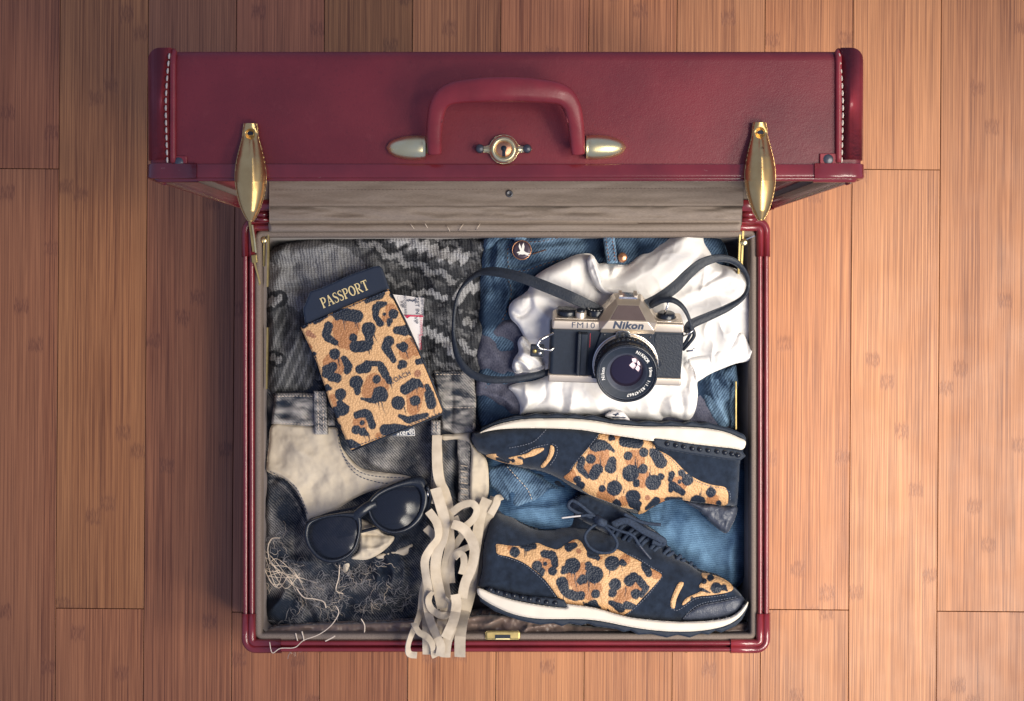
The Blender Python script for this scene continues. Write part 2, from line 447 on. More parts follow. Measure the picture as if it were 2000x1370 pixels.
    k = g.mth('ADD', g.mth('MULTIPLY', rib, .42), g.mth('ADD', g.mth('MULTIPLY', row, .16), g.mth('MULTIPLY', g.mth('SUBTRACT', g.noise(900, 3), .5), 2.6)))
    kk = g.rng(k, -1, 1, .42, 1.38)
    c = g.mix(1.0, g.attr(), g.vec(kk, kk, kk), 'MULTIPLY')
    c = g.mix(.28, c, NAVY); g.set(c, .95, 0, .08); g.bump(k, .6, .0012); M['knit'] = g.m
    g = G('champagne_metal'); c = g.mix(g.rng(g.noise(60, 3), .3, .7), (.62, .53, .43), (.70, .61, .50))
    g.set(c, .36, .75, .5); g.bump(g.noise(2500, 2), .06, .0003); M['champagne_metal'] = g.m
    simple('chrome', (.75, .73, .70), .2, 1.0)
    simple('prism_panel', (.115, .085, .085), .5, .2)
    g = G('lens_glass'); g.set((.012, .012, .022), .04, 0, .9, Coat_Weight=.5, Coat_Roughness=.02)
    g.set(Coat_Tint=(.75, .30, .60)); M['lens_glass'] = g.m
    g = G('sunglass_lens'); lw = g.n('LayerWeight'); lw.inputs['Blend'].default_value = .35
    tr = g.n('BsdfTransparent'); tr.inputs['Color'].default_value = (.20, .20, .235, 1)
    g.set((.022, .028, .045), .13, 0, .45); ms = g.n('MixShader'); ms.inputs[0].default_value = .55
    g.t.links.new(tr.outputs[0], ms.inputs[1]); g.t.links.new(g.b.outputs[0], ms.inputs[2])
    g.t.links.new(ms.outputs[0], g.out.inputs['Surface']); M['sunglass_lens'] = g.m
build_materials()
# ================================================================ floor
PW = 0.08844; FR = R(-0.43)
def plank(x0, x1, y0, y1, tint, parent):
    g_ = .00032; a, b = x1-x0-2*g_, y1-y0-2*g_; t = .012; c = .0006
    bm = bmesh.new(); bmesh.ops.create_cube(bm, size=1); bmesh.ops.scale(bm, vec=(a, b, t), verts=bm.verts)
    top = [e for e in bm.edges if all(v.co.z > 0 for v in e.verts)]
    bmesh.ops.bevel(bm, geom=top, offset=c*.5, segments=2, affect='EDGES', profile=.5)
    o = bmobj('plank', bm, M['bamboo'], None)
    m = Matrix.Rotation(FR, 4, 'Z') @ Matrix.Translation(((x0+x1)/2, (y0+y1)/2, -t/2))
    o.matrix_world = m; o.color = (*tint, 1); o.parent = parent
    return o
bm = bmesh.new(); bmesh.ops.create_grid(bm, x_segments=1, y_segments=1, size=1.2); bmesh.ops.translate(bm, vec=(0, 0, -.0115), verts=bm.verts)
floor = bmobj('floor', bm, M['gap']); floor['kind'] = 'structure'; floor['label'] = 'reddish bamboo plank floor with fine dark joints'
joint = {0: 337, 1: 1195, 2: 345, 3: 1200, 4: 340, 5: 1192, 6: 330, 7: 1190, 8: 332, 9: 1187, 10: 326, 11: 1188}
tn = {-1: (.74, .68, .70), 0: (.78, .70, .70), 1: (.84, .75, .74), 2: (.66, .58, .62), 3: (.70, .62, .66), 4: (.70, .62, .64), 5: (.95, .92, .90), 6: (.98, .96, .94),  # left planks darkened to carry the light's falloff, besides their own tones
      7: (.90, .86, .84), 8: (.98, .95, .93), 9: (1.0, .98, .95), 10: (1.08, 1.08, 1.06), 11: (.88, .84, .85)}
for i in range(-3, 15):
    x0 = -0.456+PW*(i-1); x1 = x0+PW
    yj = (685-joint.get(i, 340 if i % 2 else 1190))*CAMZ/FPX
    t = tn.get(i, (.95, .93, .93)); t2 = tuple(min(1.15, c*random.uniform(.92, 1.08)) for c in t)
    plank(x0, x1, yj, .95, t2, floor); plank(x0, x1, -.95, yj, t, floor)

# ================================================================ suitcase
ZR = .100; LIDH = .408; LIDD = .0875; ZT = ZR+LIDH
case = thing('suitcase', 'open dark red leather suitcase with brass fittings lying on the floor', 'suitcase', P(987, 850, 0))
def rrect(x0, x1, y0, y1, r, n=8):
    out = []
    for cx, cy, a0 in ((x1-r, y1-r, 0), (x0+r, y1-r, 90), (x0+r, y0+r, 180), (x1-r, y0+r, 270)):
        for k in range(n+1):
            a = R(a0+90*k/n); out.append((cx+r*math.cos(a), cy+r*math.sin(a), math.cos(a), math.sin(a)))
    return out
def ring(name, path, prof, mat, parent, plane, closed=True, smooth_sh=True):
    """sweep a profile (outward, along) round a path of (a, b, na, nb); plane maps (a, b, along) to 3-D"""
    n = len(path); m = len(prof); V = []; F = []
    for (a, b, na, nb) in path:
        for u, v in prof: V.append(tuple(plane(a+na*u, b+nb*u, v)))
    for i in range(n if closed else n-1):
        j = (i+1) % n
        for k in range(m-1): F.append((i*m+k, j*m+k, j*m+k+1, i*m+k+1))
    if not closed:
        F.append(tuple(range(m))[::-1]); F.append(tuple((n-1)*m+k for k in range(m)))
    o = finish(name, V, F, mat, parent, smooth_sh)
    return o
def arc(cx, cy, r, a0, a1, n=6): return [(cx+r*math.cos(R(a0+(a1-a0)*k/n)), cy+r*math.sin(R(a0+(a1-a0)*k/n))) for k in range(n+1)]
def rail_prof(k=1.0, s=0.0):
    """two round beads with a groove between; outermost at 0, inner side at -10.6 mm"""
    b = .0022*k
    return ([(.0008+s, -.011), (.0008+s, -.002)] + arc(-.0022, 0, b+s, 0, 180, 7) + [(-.0040, -.0006+s), (-.0044, -.0048+s), (-.0060, -.0048+s), (-.0064, -.0006+s)]
            + arc(-.0082, .0004, b+s, 180, 0, 7)[::-1] + [(-.0110-s, -.003), (-.0110-s, -.007)])
xl, xr = P(474, 0, ZR).x, P(1502, 0, ZR).x; yt, yb = P(0, 427, ZR).y, P(0, 1274, ZR).y
flat = lambda a, b, v: Vector((a, b, ZR-.0026+v))
rp = rrect(xl, xr, yb, yt, .012, 7)
def densify(path):
    return path
rail = ring('rim_rail', rp, rail_prof(), M['red_metal'], case, flat)
# thicker corner pieces pushed over the rail, each with a collar at both ends
def corner_pts(i, L=.024):
    seg = rp[i*8:(i+1)*8]; a, b = seg[0], seg[-1]
    ta = Vector((a[3], -a[2])); tb = Vector((-b[3], b[2]))
    return [(a[0]+ta.x*L, a[1]+ta.y*L, a[2], a[3])]+list(seg)+[(b[0]+tb.x*L, b[1]+tb.y*L, b[2], b[3])]
for i in range(4):
    c = ring('rim_corner', corner_pts(i), rail_prof(1.12, .0011), M['red_metal'], case, lambda a, b, v: Vector((a, b, ZR-.0024+v)), closed=False)
# shell below the rim
def box_shell(name, x0, x1, y0, y1, z0, z1, r, mat, parent):
    path = rrect(x0, x1, y0, y1, r, 6); n = len(path); V = []; F = []
    rows = [(z1, 0), (z0+.008, 0), (z0+.002, -.002), (z0, -.008)]
    for z, u in rows:
        for a, b, na, nb in path: V.append((a+na*u, b+nb*u, z))
    for i in range(len(rows)-1):
        for k in range(n):
            l = (k+1) % n; F.append((i*n+k, (i+1)*n+k, (i+1)*n+l, i*n+l))
    F.append(tuple((len(rows)-1)*n+k for k in range(n))[::-1])
    return finish(name, V, F, mat, parent, True)
box_shell('base_shell', xl+.002, xr-.002, yb+.002, yt-.002, .004, ZR-.006, .014, M['red_leather'], case)
for fx_, fy_ in ((625, 1262), (1340, 1262), (640, 470), (1340, 470)):
    q = P(fx_, fy_, .004)
    ft = lathe('stud_foot', [(.0001, -.0042), (.004, -.0038), (.0062, -.002), (.0066, 0)], Matrix.Translation((q.x, q.y, .0042)), M['dull_brass'], case, 16)
# small feet on the front wall
for fx_ in (627, 1341):
    q = P(fx_, 1277, .030)
    lathe('stud_foot', [(.0001, .006), (.004, .0055), (.006, .003), (.0062, 0)], Matrix.Translation((q.x, yb+.003, .030)) @ Matrix.Rotation(R(90), 4, 'X'), M['dull_brass'], case, 16)
# lining: a padded edge inside the rail, walls and bottom
lp = [(.0, .0)]
lin_edge = ring('lining_edge', rrect(xl+.0105, xr-.0105, yb+.0105, yt-.0105, .008, 6),
     [(0, -.010), (0, -.0035)]+arc(-.0032, -.0035, .0032, 0, 180, 6)+[(-.0066, -.016)], M['edge_lining'], case, flat)
ring('lining_wall', rrect(xl+.016, xr-.016, yb+.016, yt-.016, .008, 6), [(0, -.010), (-.001, -.05), (-.002, -.088)], M['satin_lining'], case, flat)
bx('lining_bottom', ((xl+xr)/2, (yb+yt)/2, .0105), (xr-xl-.036, yt-yb-.036, .004), M['satin_lining'], case)

# ---------------------------------------------------------------- lid, standing almost upright behind the base
LEAN = R(1.9); YH = P(0, 405, ZR).y
lxl, lxr = P(290, 0, ZT).x, P(1685, 0, ZT).x
LM = Matrix.Translation((0, YH, ZR)) @ Matrix.Rotation(LEAN, 4, 'X')
def lidp(a, b, v): return LM @ Vector((a, v, b))        # a across, b up the lid, v depth to the back
lpth = rrect(lxl, lxr, 0, LIDH, .010, 5)
def lid_shell(name, x0, x1, b0, b1, dep, rad, mat, grow=0.0, v0=0.0, seg=5):
    bm = bmesh.new(); bmesh.ops.create_cube(bm, size=1)
    for v in bm.verts:
        v.co = Vector(((x0-grow) if v.co.x < 0 else (x1+grow), v0 if v.co.y < 0 else dep+grow, (b0-grow) if v.co.z < 0 else (b1+grow)))
    bm.faces.ensure_lookup_table()
    bm.normal_update()
    bmesh.ops.delete(bm, geom=[f for f in bm.faces if f.normal.y < -.5], context='FACES_ONLY')
    es = [e for e in bm.edges if not (abs(e.verts[0].co.y-v0) < 1e-6 and abs(e.verts[1].co.y-v0) < 1e-6)]
    bmesh.ops.bevel(bm, geom=es, offset=rad, segments=seg, affect='EDGES', profile=.5)
    bm.transform(LM)
    return bmobj(name, bm, mat, case, True)
lid = lid_shell('lid_shell', lxl, lxr, 0, LIDH, LIDD, .0075, M['red_leather'], 0, .002)
lid_in = lid_shell('lid_lining', lxl+.0045, lxr-.0045, .0045, LIDH-.0045, LIDD-.005, .006, M['lining'], 0, .001)
# leather end caps with piping and cream stitching
def lz(py, off=0.0): return ZT+off+math.tan(LEAN)*(P(0, py, ZT).y-P(0, 341, ZT).y)
def LT(px, py, off=0.0):
    return P(px, py, lz(py, off))
for side in (-1, 1):
    if side < 0: a0, a1 = lxl, P(336, 0, ZT).x
    else: a0, a1 = P(1640, 0, ZT).x, lxr
    bm = bmesh.new(); bmesh.ops.create_cube(bm, size=1); gz = .0016
    for v in bm.verts:
        xx = (a0-(gz if side < 0 else 0)) if v.co.x < 0 else (a1+(gz if side > 0 else 0))
        v.co = Vector((xx, .0115 if v.co.y < 0 else LIDD+gz, -gz if v.co.z < 0 else LIDH+gz))
    outer = [e for e in bm.edges if all((v.co.x < a0+1e-4 if side < 0 else v.co.x > a1-1e-4) for v in e.verts) and any(v.co.y > .02 for v in e.verts)]
    back = [e for e in bm.edges if all(v.co.y > .02 for v in e.verts) and e not in outer]
    bmesh.ops.bevel(bm, geom=outer, offset=.0105, segments=7, affect='EDGES', profile=.5)
    bm.transform(LM); cap = bmobj('end_cap', bm, M['red_trim'], case, True)
    md = cap.modifiers.new('wn', 'WEIGHTED_NORMAL')
    xs = 338 if side < 0 else 1638
    pip = [LT(xs-(1 if side < 0 else -1)*0, yy, .0008) for yy in np.linspace(318, 112, 14)]
    pip += [LT(xs+side*-1.0*0+2*side*-1, 104, -.001), LT(xs, 101, -.005), LT(xs, 100.5, -.014)]
    tube('piping', pip, .0023, M['red_trim'], cap, 8)
    sx_ = 325 if side < 0 else 1645
    pts = [(sx_-2.5*side*-1*0+(2 if side < 0 else -1.5), 318), (sx_, 260), (sx_+1*side, 200), (sx_+2.5*(1 if side < 0 else -1), 140), (sx_+8*(1 if side < 0 else -1)*.8, 102)]
    stitches('edge_stitching', pts, lambda x, y: lz(y, .0018), M['cream_thread'], cap, 10.5, 4.0, .00075, .0)
    rv = (349, 318) if side < 0 else (1617, 312)
    q = LT(*rv); lathe('rivet', [(.0042, -.001), (.0042, .0006), (.0034, .0016), (.0018, .0022), (.0001, .0024)], Matrix.Translation(q), M['iron'], case, 16)
# lid rim: a flange over the leather and two beads at the opening
fl = [(.0012, .0082), (.0016, .0076), (.0016, .0018)]+arc(.0000, .0006, .0019, 0, -90, 4)+[(-.0012, -.0005)]+arc(-.0036, -.0012, .0021, 60, -120, 6)+[(-.0062, .0030), (-.0062, .006)]
ring('lid_rim', lpth, fl, M['red_metal'], case, lidp)
def lid_corner(i, L=.024):
    seg = lpth[i*6:(i+1)*6]; a, b = seg[0], seg[-1]
    ta = Vector((a[3], -a[2])); tb = Vector((-b[3], b[2]))
    return [(a[0]+ta.x*L, a[1]+ta.y*L, a[2], a[3])]+list(seg)+[(b[0]+tb.x*L, b[1]+tb.y*L, b[2], b[3])]
flc = [(u+.0011 if u > 0 else u-.0006, v*1.12-.0004) for u, v in fl]
for i in range(4): ring('lid_rim_corner', lid_corner(i), flc, M['red_metal'], case, lidp, closed=False)
# little tabs under the rivets
for (tx, ty) in ((349, 320), (1617, 315)):
    q = LT(tx, ty+2, .0006); bx('rivet_tab', q, (.0115, .012, .0016), M['red_trim'], case, None, .0006)

# handle with its brass posts
hp = [(849, 299, .010), (848, 270, .015), (850, 235, .020), (858, 203, .024), (880, 184, .027), (930, 177, .029), (985, 175, .030), (1042, 177, .029),
      (1092, 184, .027), (1114, 203, .024), (1123, 235, .020), (1127, 270, .015), (1129, 299, .010)]
hps = smooth(hp, 6, False)
hw = np.interp(np.linspace(0, 1, len(hps)), [0, .12, .25, .36, .43, .5, .57, .64, .75, .88, 1], [.0048, .0056, .0062, .0078, .0086, .0088, .0086, .0078, .0062, .0056, .0048])
hh = np.interp(np.linspace(0, 1, len(hps)), [0, .25, .5, .75, 1], [.0040, .0056, .0075, .0056, .0040])
hpr = [(math.copysign(abs(math.cos(t))**.75, math.cos(t)), math.copysign(abs(math.sin(t))**.75, math.sin(t))) for t in np.linspace(0, 2*math.pi, 20, endpoint=False)]
hnd = sweep('handle', [P(a, b, lz(b, c)) for a, b, c in hps], hpr, M['red_trim'], case, scales=[(float(a), float(b)) for a, b in zip(hw, hh)])
stitch_l = smooth([(862, 240), (870, 212), (890, 200), (985, 197), (1080, 200), (1100, 212), (1109, 240)], 6, False)
tube('seam', [P(a, b, lz(b, .0235)) for a, b in stitch_l], .0007, M['red_leather'], hnd, 6)
def bullet(px0, px1, py, hw_, hgt, name, mat):
    """half-bullet cover, blunt at px0 and pointed at px1"""
    n = 14; V = []; F = []; m = 12
    for i in range(n):
        t = i/(n-1); px = px0+(px1-px0)*t
        wv = hw_*math.sqrt(max(0, 1-max(0, (t-.15)/.85)**2.2)) if t > .15 else hw_*(.94+.06*t/.15)
        for k in range(m+1):
            a = math.pi*k/m; q = P(px, py-math.cos(a)*wv, lz(py, .0002+hgt*(wv/hw_)*math.sin(a)**.8)); V.append(tuple(q))
    for i in range(n-1):
        for k in range(m): F.append((i*(m+1)+k, i*(m+1)+k+1, (i+1)*(m+1)+k+1, (i+1)*(m+1)+k))
    F.append(tuple(range(m+1)))
    o = finish(name, V, F, mat, case, True); return o
bullet(831, 754, 289, 24, .012, 'handle_post', M['pale_brass']); bullet(1145, 1223, 288, 24, .012, 'handle_post', M['pale_brass'])
for hx in (838, 1139):
    a, b = LT(hx-12, 291, .0065), LT(hx+12, 291, .0065); tube('handle_pin', [a, b], .0035, M['dull_brass'], case, 10)
# lock
lk = [(984+28.5*math.cos(R(a)), 292+29.5*math.sin(R(a))) for a in range(0, 360, 8)]
q = LT(984, 292)
ears = []
for a in range(0, 360, 3):
    r_ = 28.5; dx = abs(math.cos(R(a))); dy = abs(math.sin(R(a)))
    e = 0.0
    if dy < .42: e = 27*math.exp(-(dy/.15)**2)
    rr = r_+e; ears.append((984+rr*math.cos(R(a)), 292+rr*math.sin(R(a))))
plate = relief('lock_plate', ears, lambda X, Y, d: ZT+.0012+.001+dome(d, 9, .0022)+.0028*np.exp(-((np.hypot(X-984, Y-292)-21)/6.0)**2), M['pale_brass'], case, 1.6, .0035, sm=0)
lathe('key_cylinder', [(.0058, .001), (.0058, .0046), (.0052, .0052), (.0001, .0052)], Matrix.Translation(q), M['copper'], plate.o, 24)
lathe('keyhole', [(.0020, .0048), (.0020, .00545), (.0001, .00545)], Matrix.Translation(q), M['matt_black'], plate.o, 14)
bx('keyhole', (q.x, q.y-.0032, q.z+.00515), (.0022, .0048, .0005), M['matt_black'], plate.o)
for ex in (937.5, 1029.5):
    lathe('lock_rivet', [(.0030, .001), (.0030, .0050), (.0022, .0060), (.0001, .0064)], Matrix.Translation(LT(ex, 292)), M['iron'], plate.o, 14)
# latches: long almond covers that hang over the lid's edge
def latch(cx, yt_, yb_, wide, skew):
    n = 60; L = yb_-yt_; out = []
    prof = [(0, 13), (.06, 15), (.14, 16.5), (.25, 22), (.38, 28), (.5, 31), (.62, 30.5), (.75, 26), (.86, 19.5), (.94, 12.5), (1, 5)]
    pr_ = smooth(prof, 6, False); ts = np.linspace(0, 1, n); ww = np.interp(ts, pr_[:, 0], pr_[:, 1])*wide/31.0
    left = [(cx+skew*(t-.5)-w_, yt_+L*t) for t, w_ in zip(ts, ww)]; right = [(cx+skew*(t-.5)+w_, yt_+L*t) for t, w_ in zip(ts, ww)][::-1]
    def hf(X, Y, d):
        t = (Y-yt_)/L; cw = np.interp(t, ts, ww); u = np.clip((X-cx-skew*(t-.5))/cw, -1, 1)
        crown = np.interp(t, [0, .10, .2, .35, .6, .9, 1], [.0045, .0035, .006, .0105, .012, .007, .003])
        ridge = .0022*np.exp(-((u-.12)/.22)**2)*np.interp(t, [0, .12, .2, .5, .7, 1], [0, 0, 1, .6, .1, 0])
        hole = -.0028*np.exp(-(((X-cx)/9.0)**2+((Y-yt_-.11*L)/9.0)**2)**2)
        return lz(340, .0045)+crown*np.sqrt(np.clip(1-u*u, 0, 1))+ridge+hole
    s = relief('latch', left+right, hf, M['brass'], case, 1.8, .003, sm=0)
    qx = P(cx, yt_+.11*L, s.z(cx, yt_+.11*L))
    lathe('latch_pin', [(.0030, -.0006), (.0030, .0006), (.0024, .0010)], Matrix.Translation(qx), M['dull_brass'], s.o, 16)
    lathe('latch_hole', [(.0020, .0004), (.0001, .0004)], Matrix.Translation(qx), M['matt_black'], s.o, 14)
    # hinge block that carries the latch on the lid's face
    k = LT(cx, 305, .002); bx('latch_base', k, (.012, .020, .0065), M['dull_brass'], s.o, None, .001)
latch(489, 241, 433, 30.5, 0); latch(1485, 239, 431, 30, 3)

# fabric over the hinge and the back wall of the lid
flap = relief('hinge_flap', [(526, 352), (1452, 350), (1452, 403), (526, 404)], lambda X, Y, d: np.interp(Y, [350, 392, 400, 405], [.1085, .1120, .1132, .1128])+.0020*fbm(X/120, Y/20, 3, 3), M['lining'], case, 2.6, .004, sm=0)
relief('flap_fold', [(526, 403), (1450, 402), (1449, 440), (526, 442)], lambda X, Y, d: np.where(Y > 431, .1035, .1055+dome(np.minimum(Y-403, 432-Y)+2, 13, .0050))+(Y < 431)*.0040*fbm(X/95, Y/13, 13, 3), M['lining'], case, 2.4, .006, sm=0)
relief('flap_roll', [(524, 437), (1448, 435), (1446, 451), (526, 453)], lambda X, Y, d: .1030+dome(d, 7, .0052)+.0015*fbm(X/80, Y/12, 5, 2), M['lining'], case, 2.2, .030, sm=0)
stitches('flap_stitching', [(530, 372), (1450, 368)], flap.z, M['satin_lining'], flap.o, 4, 3, .0003, .0001)
q = P(995, 379, flap.z(995, 379)); lathe('snap', [(.0034, -.0004), (.0034, .0010), (.0022, .0016), (.0016, .0006), (.0001, .0006)], Matrix.Translation(q), M['iron'], flap.o, 16)
# stray threads on the flap's edge
V_ = []
for (tx, ty, dx) in ((800, 436, 10), (828, 434, 8), (872, 440, 7), (905, 438, -9), (938, 437, -8)):
    tube('loose_thread', [P(tx, ty, .108), P(tx+dx*.5, ty+6, .112), P(tx+dx, ty+13, .107)], .0003, M['cream_thread'], flap.o, 5)
# brass stays and hinge arms at both back corners
def bar(name, pts, wpx, mat, thick=.0012):
    pr = [(-.5, -.5), (.5, -.5), (.5, .5), (-.5, .5)]
    return sweep(name, [P(*p) for p in pts], [(a*wpx/2070.0, b*thick) for a, b in pr], mat, case, smooth_sh=False)
bar('stay_arm', [(488, 434, .104), (492, 462, .104), (496, 492, .103)], 5, M['dull_brass'], .0022)
bar('stay_arm', [(493, 440, .105), (497, 466, .105), (500, 494, .104)], 3, M['pale_brass'], .0020)
bx('stay_joint', P(497, 506, .1015), (.0052, .0075, .0030), M['dull_brass'], case, Matrix.Rotation(R(6), 4, 'Z'), .0006)
bar('stay_link', [(497, 512, .102), (503, 535, .099), (508, 554, .096)], 3.2, M['dull_brass'])
bar('stay_link', [(508, 554, .0965), (502, 561, .096)], 3, M['dull_brass'])
bar('stay_track', [(517, 448, .092), (516, 520, .086)], 3, M['dull_brass'], .006)
bar('stay_track', [(525, 454, .094), (523, 560, .088)], 3, M['dull_brass'], .006)
bar('stay_track', [(523, 640, .088), (521, 760, .085)], 2.5, M['dull_brass'], .006)
lathe('stay_pin', [(.0030, 0), (.0030, .0022), (.0016, .0030), (.0001, .0030)], Matrix.Translation(P(516, 470, .094)), M['pale_brass'], case, 14)
bar('stay_track', [(1445, 455, .094), (1442, 535, .088)], 3.5, M['dull_brass'], .006)
bar('stay_track', [(1451, 450, .095), (1448, 520, .088)], 3.5, M['dull_brass'], .006)
bar('stay_track', [(1437, 745, .086), (1437, 838, .080)], 2.2, M['dull_brass'], .006)
bar('stay_link', [(1458, 468, .100), (1474, 461, .101)], 2.2, M['chrome'])
lathe('stay_pin', [(.0034, 0), (.0034, .0022), (.0016, .0030), (.0001, .0030)], Matrix.Translation(P(1453, 474, .095)), M['pale_brass'], case, 14)
# hinge knuckles left and right of the flap
for (hx0, hx1) in ((498, 526), (1448, 1476)):
    for k, (hy, rr) in enumerate(((398, .0030), (409, .0028), (419, .0030), (429, .0026))):
        tube('hinge_knuckle', [P(hx0, hy, .101), P(hx1, hy, .101)], rr, M['red_metal'], case, 10)
# brass catch on the front edge
q = P(983, 1240, .099)
cp = relief('catch_plate', [(951, 1233), (1013, 1233), (1016, 1236), (1016, 1247), (1013, 1250), (951, 1250), (948, 1247), (948, 1236)],
      lambda X, Y, d: .0985+dome(d, 3, .0012), M['dull_brass'], case, 1.6, .003, sm=0)
bx('catch_slot', P(982, 1244, .0998), (.0145, .0036, .0006), M['matt_black'], cp.o)
bx('catch_tongue', P(982, 1248.2, .1001), (.0135, .0012, .0010), M['pale_brass'], cp.o)
# gathered satin pocket along the inside of the front wall
zz = Z5(910, 970, 3.571)
sat_f = [(zz([(90, 980), (110, 920), (180, 880), (250, 850)]), 5, .006), (zz([(20, 900), (120, 890), (220, 870)]), 6, .005), (zz([(380, 960), (430, 920), (540, 905)]), 4, .006),
         (zz([(400, 985), (420, 930), (440, 880)]), 3, .004), (zz([(500, 950), (700, 950), (1000, 955)]), 6, .004), (zz([(1600, 960), (1800, 940), (1960, 930)]), 7, .004),
         (zz([(900, 985), (1300, 990), (1800, 985)]), 3, -.003)]
relief('satin_pocket', [(528, 1226), (600, 1219), (700, 1216), (800, 1212), (900, 1205), (960, 1200), (1040, 1208), (1150, 1222), (1300, 1230), (1400, 1224), (1460, 1214), (1462, 1228), (1440, 1241), (1200, 1243), (900, 1243), (540, 1243)],
       H(.070, 7, .012, sat_f, [(18, .004, 3), (50, .004, 5)]), M['satin_lining'], case, 2.2, .04)
# ================================================================ clothes
def grey(v): return np.c_[v, v, v]
# ---- patterned knit, upper left
knit_poly = [(520, 510), (528, 490), (552, 478), (590, 470), (650, 462), (760, 456), (880, 455), (950, 458), (962, 480), (960, 540), (962, 600), (950, 680), (935, 735), (860, 748), (760, 760), (640, 770), (550, 772), (524, 760), (520, 700), (517, 600)]
kz = Z5(500, 440, 4.1667)
kf = [(kz([(120, 240), (170, 210), (220, 170)]), 8, .006), (kz([(340, 220), (450, 180), (620, 150), (800, 170)]), 16, .008), (kz([(110, 340), (260, 330), (420, 260)]), 12, -.005),
      (kz([(200, 520), (350, 490), (480, 520), (600, 460)]), 14, -.008), (kz([(840, 340), (850, 260), (950, 200)]), 9, -.004), (kz([(1000, 260), (1200, 330), (1350, 370), (1500, 420)]), 10, -.006),
      (kz([(1050, 180), (1230, 160), (1260, 110)]), 6, -.004), (kz([(1150, 280), (1320, 230)]), 6, -.004), (kz([(1280, 340), (1500, 280), (1640, 330)]), 8, .005),
      (kz([(1380, 400), (1480, 560), (1600, 700), (1650, 860)]), 12, .006), (kz([(1370, 620), (1560, 640), (1600, 800)]), 10, -.006), (kz([(1450, 950), (1600, 960), (1700, 1080)]), 10, -.006),
      (kz([(1640, 560), (1660, 700), (1720, 850)]), 9, .006), (kz([(1880, 150), (1870, 330), (1800, 560), (1750, 900)]), 12, -.010),
      (kz([(90, 620), (150, 800), (140, 1000)]), 12, .007), (kz([(260, 560), (230, 800), (200, 1000)]), 12, -.008), (kz([(330, 700), (340, 900), (300, 1100)]), 14, .005)]
def tri(x): return 2*np.abs(x-np.floor(x+.5))
def knit_col(X, Y, d):
    wx = X+9*fbm(X/90, Y/90, 21, 2); wy = Y+9*fbm(X/90, Y/90, 31, 2)
    a = R(24); u = (wx-500)*math.cos(a)+(wy-440)*math.sin(a); v = -(wx-500)*math.sin(a)+(wy-440)*math.cos(a)
    U = np.floor(u/6.0); Vv = np.floor(v/5.0); uu = U*6; vv = Vv*5
    cream, lt, mid, dk, bk = .60, .33, .14, .07, .055
    ph = np.mod(vv+300, 108.0); tu = tri(uu/46.0); c = np.full(len(X), mid)
    loz = tu+tri(ph/36.0)
    c = np.where(loz > 1.15, dk, np.where(loz > .75, mid, np.where(loz > .42, .21, dk)))
    z1_ = np.abs(ph-20-15*tu); c = np.where(z1_ < 7, np.where(X > 700, .36, .24), np.where(z1_ < 14, bk, c))
    z2_ = np.abs(ph-66-15*tu); c = np.where(z2_ < 5, .22, np.where(z2_ < 12, bk, c))
    # plain ribbed panel in the upper left, dark towards the back wall
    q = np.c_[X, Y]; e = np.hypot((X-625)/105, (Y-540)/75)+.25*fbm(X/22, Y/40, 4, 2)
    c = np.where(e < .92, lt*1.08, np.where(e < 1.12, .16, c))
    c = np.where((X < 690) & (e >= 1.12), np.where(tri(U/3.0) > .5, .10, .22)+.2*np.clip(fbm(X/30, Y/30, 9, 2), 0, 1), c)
    # the zigzag that catches the eye at the back
    zp = kz([(1150, 120), (1250, 120), (1300, 160), (1390, 180), (1480, 230), (1580, 250), (1680, 260)])
    dd, t = pl_dist(q, zp); jag = 13*tri(X/24.0+Y/40.0)+5
    c = np.where(dd < jag, cream, c)
    for zl, w0, cc in (([(1290, 560), (1420, 540), (1500, 590), (1600, 600)], 5, .50), ([(1360, 850), (1450, 890), (1560, 960), (1600, 1040)], 8, .52), ([(1650, 600), (1700, 520), (1830, 500)], 9, .48), ([(110, 640), (150, 610), (190, 600)], 7, .42), ([(140, 1080), (190, 1100)], 6, .4), ([(1700, 780), (1760, 800)], 7, .36)):
        dd, t = pl_dist(q, kz(zl)); c = np.where(dd < w0*(.5+1.1*tri(X/17.0+Y/30.0)), cc, np.where(dd < w0*2.4, .05, c))
    zp = kz([(1420, 90), (1560, 70), (1480, 110)]); dd, t = pl_dist(q, zp); c = np.where(dd < 6, cream*.9, c)
    zp = kz([(1890, 120), (1850, 170), (1890, 220)]); dd, t = pl_dist(q, zp); c = np.where(dd < 6+4*tri(Y/12), cream*.9, c)
    return np.c_[c*.97, c*.965, c*.985]
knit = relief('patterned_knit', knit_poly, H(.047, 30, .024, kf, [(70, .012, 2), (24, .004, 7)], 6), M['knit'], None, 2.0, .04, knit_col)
tag(knit.o, 'grey and cream zigzag patterned knit folded under the passport cover', 'knitwear')

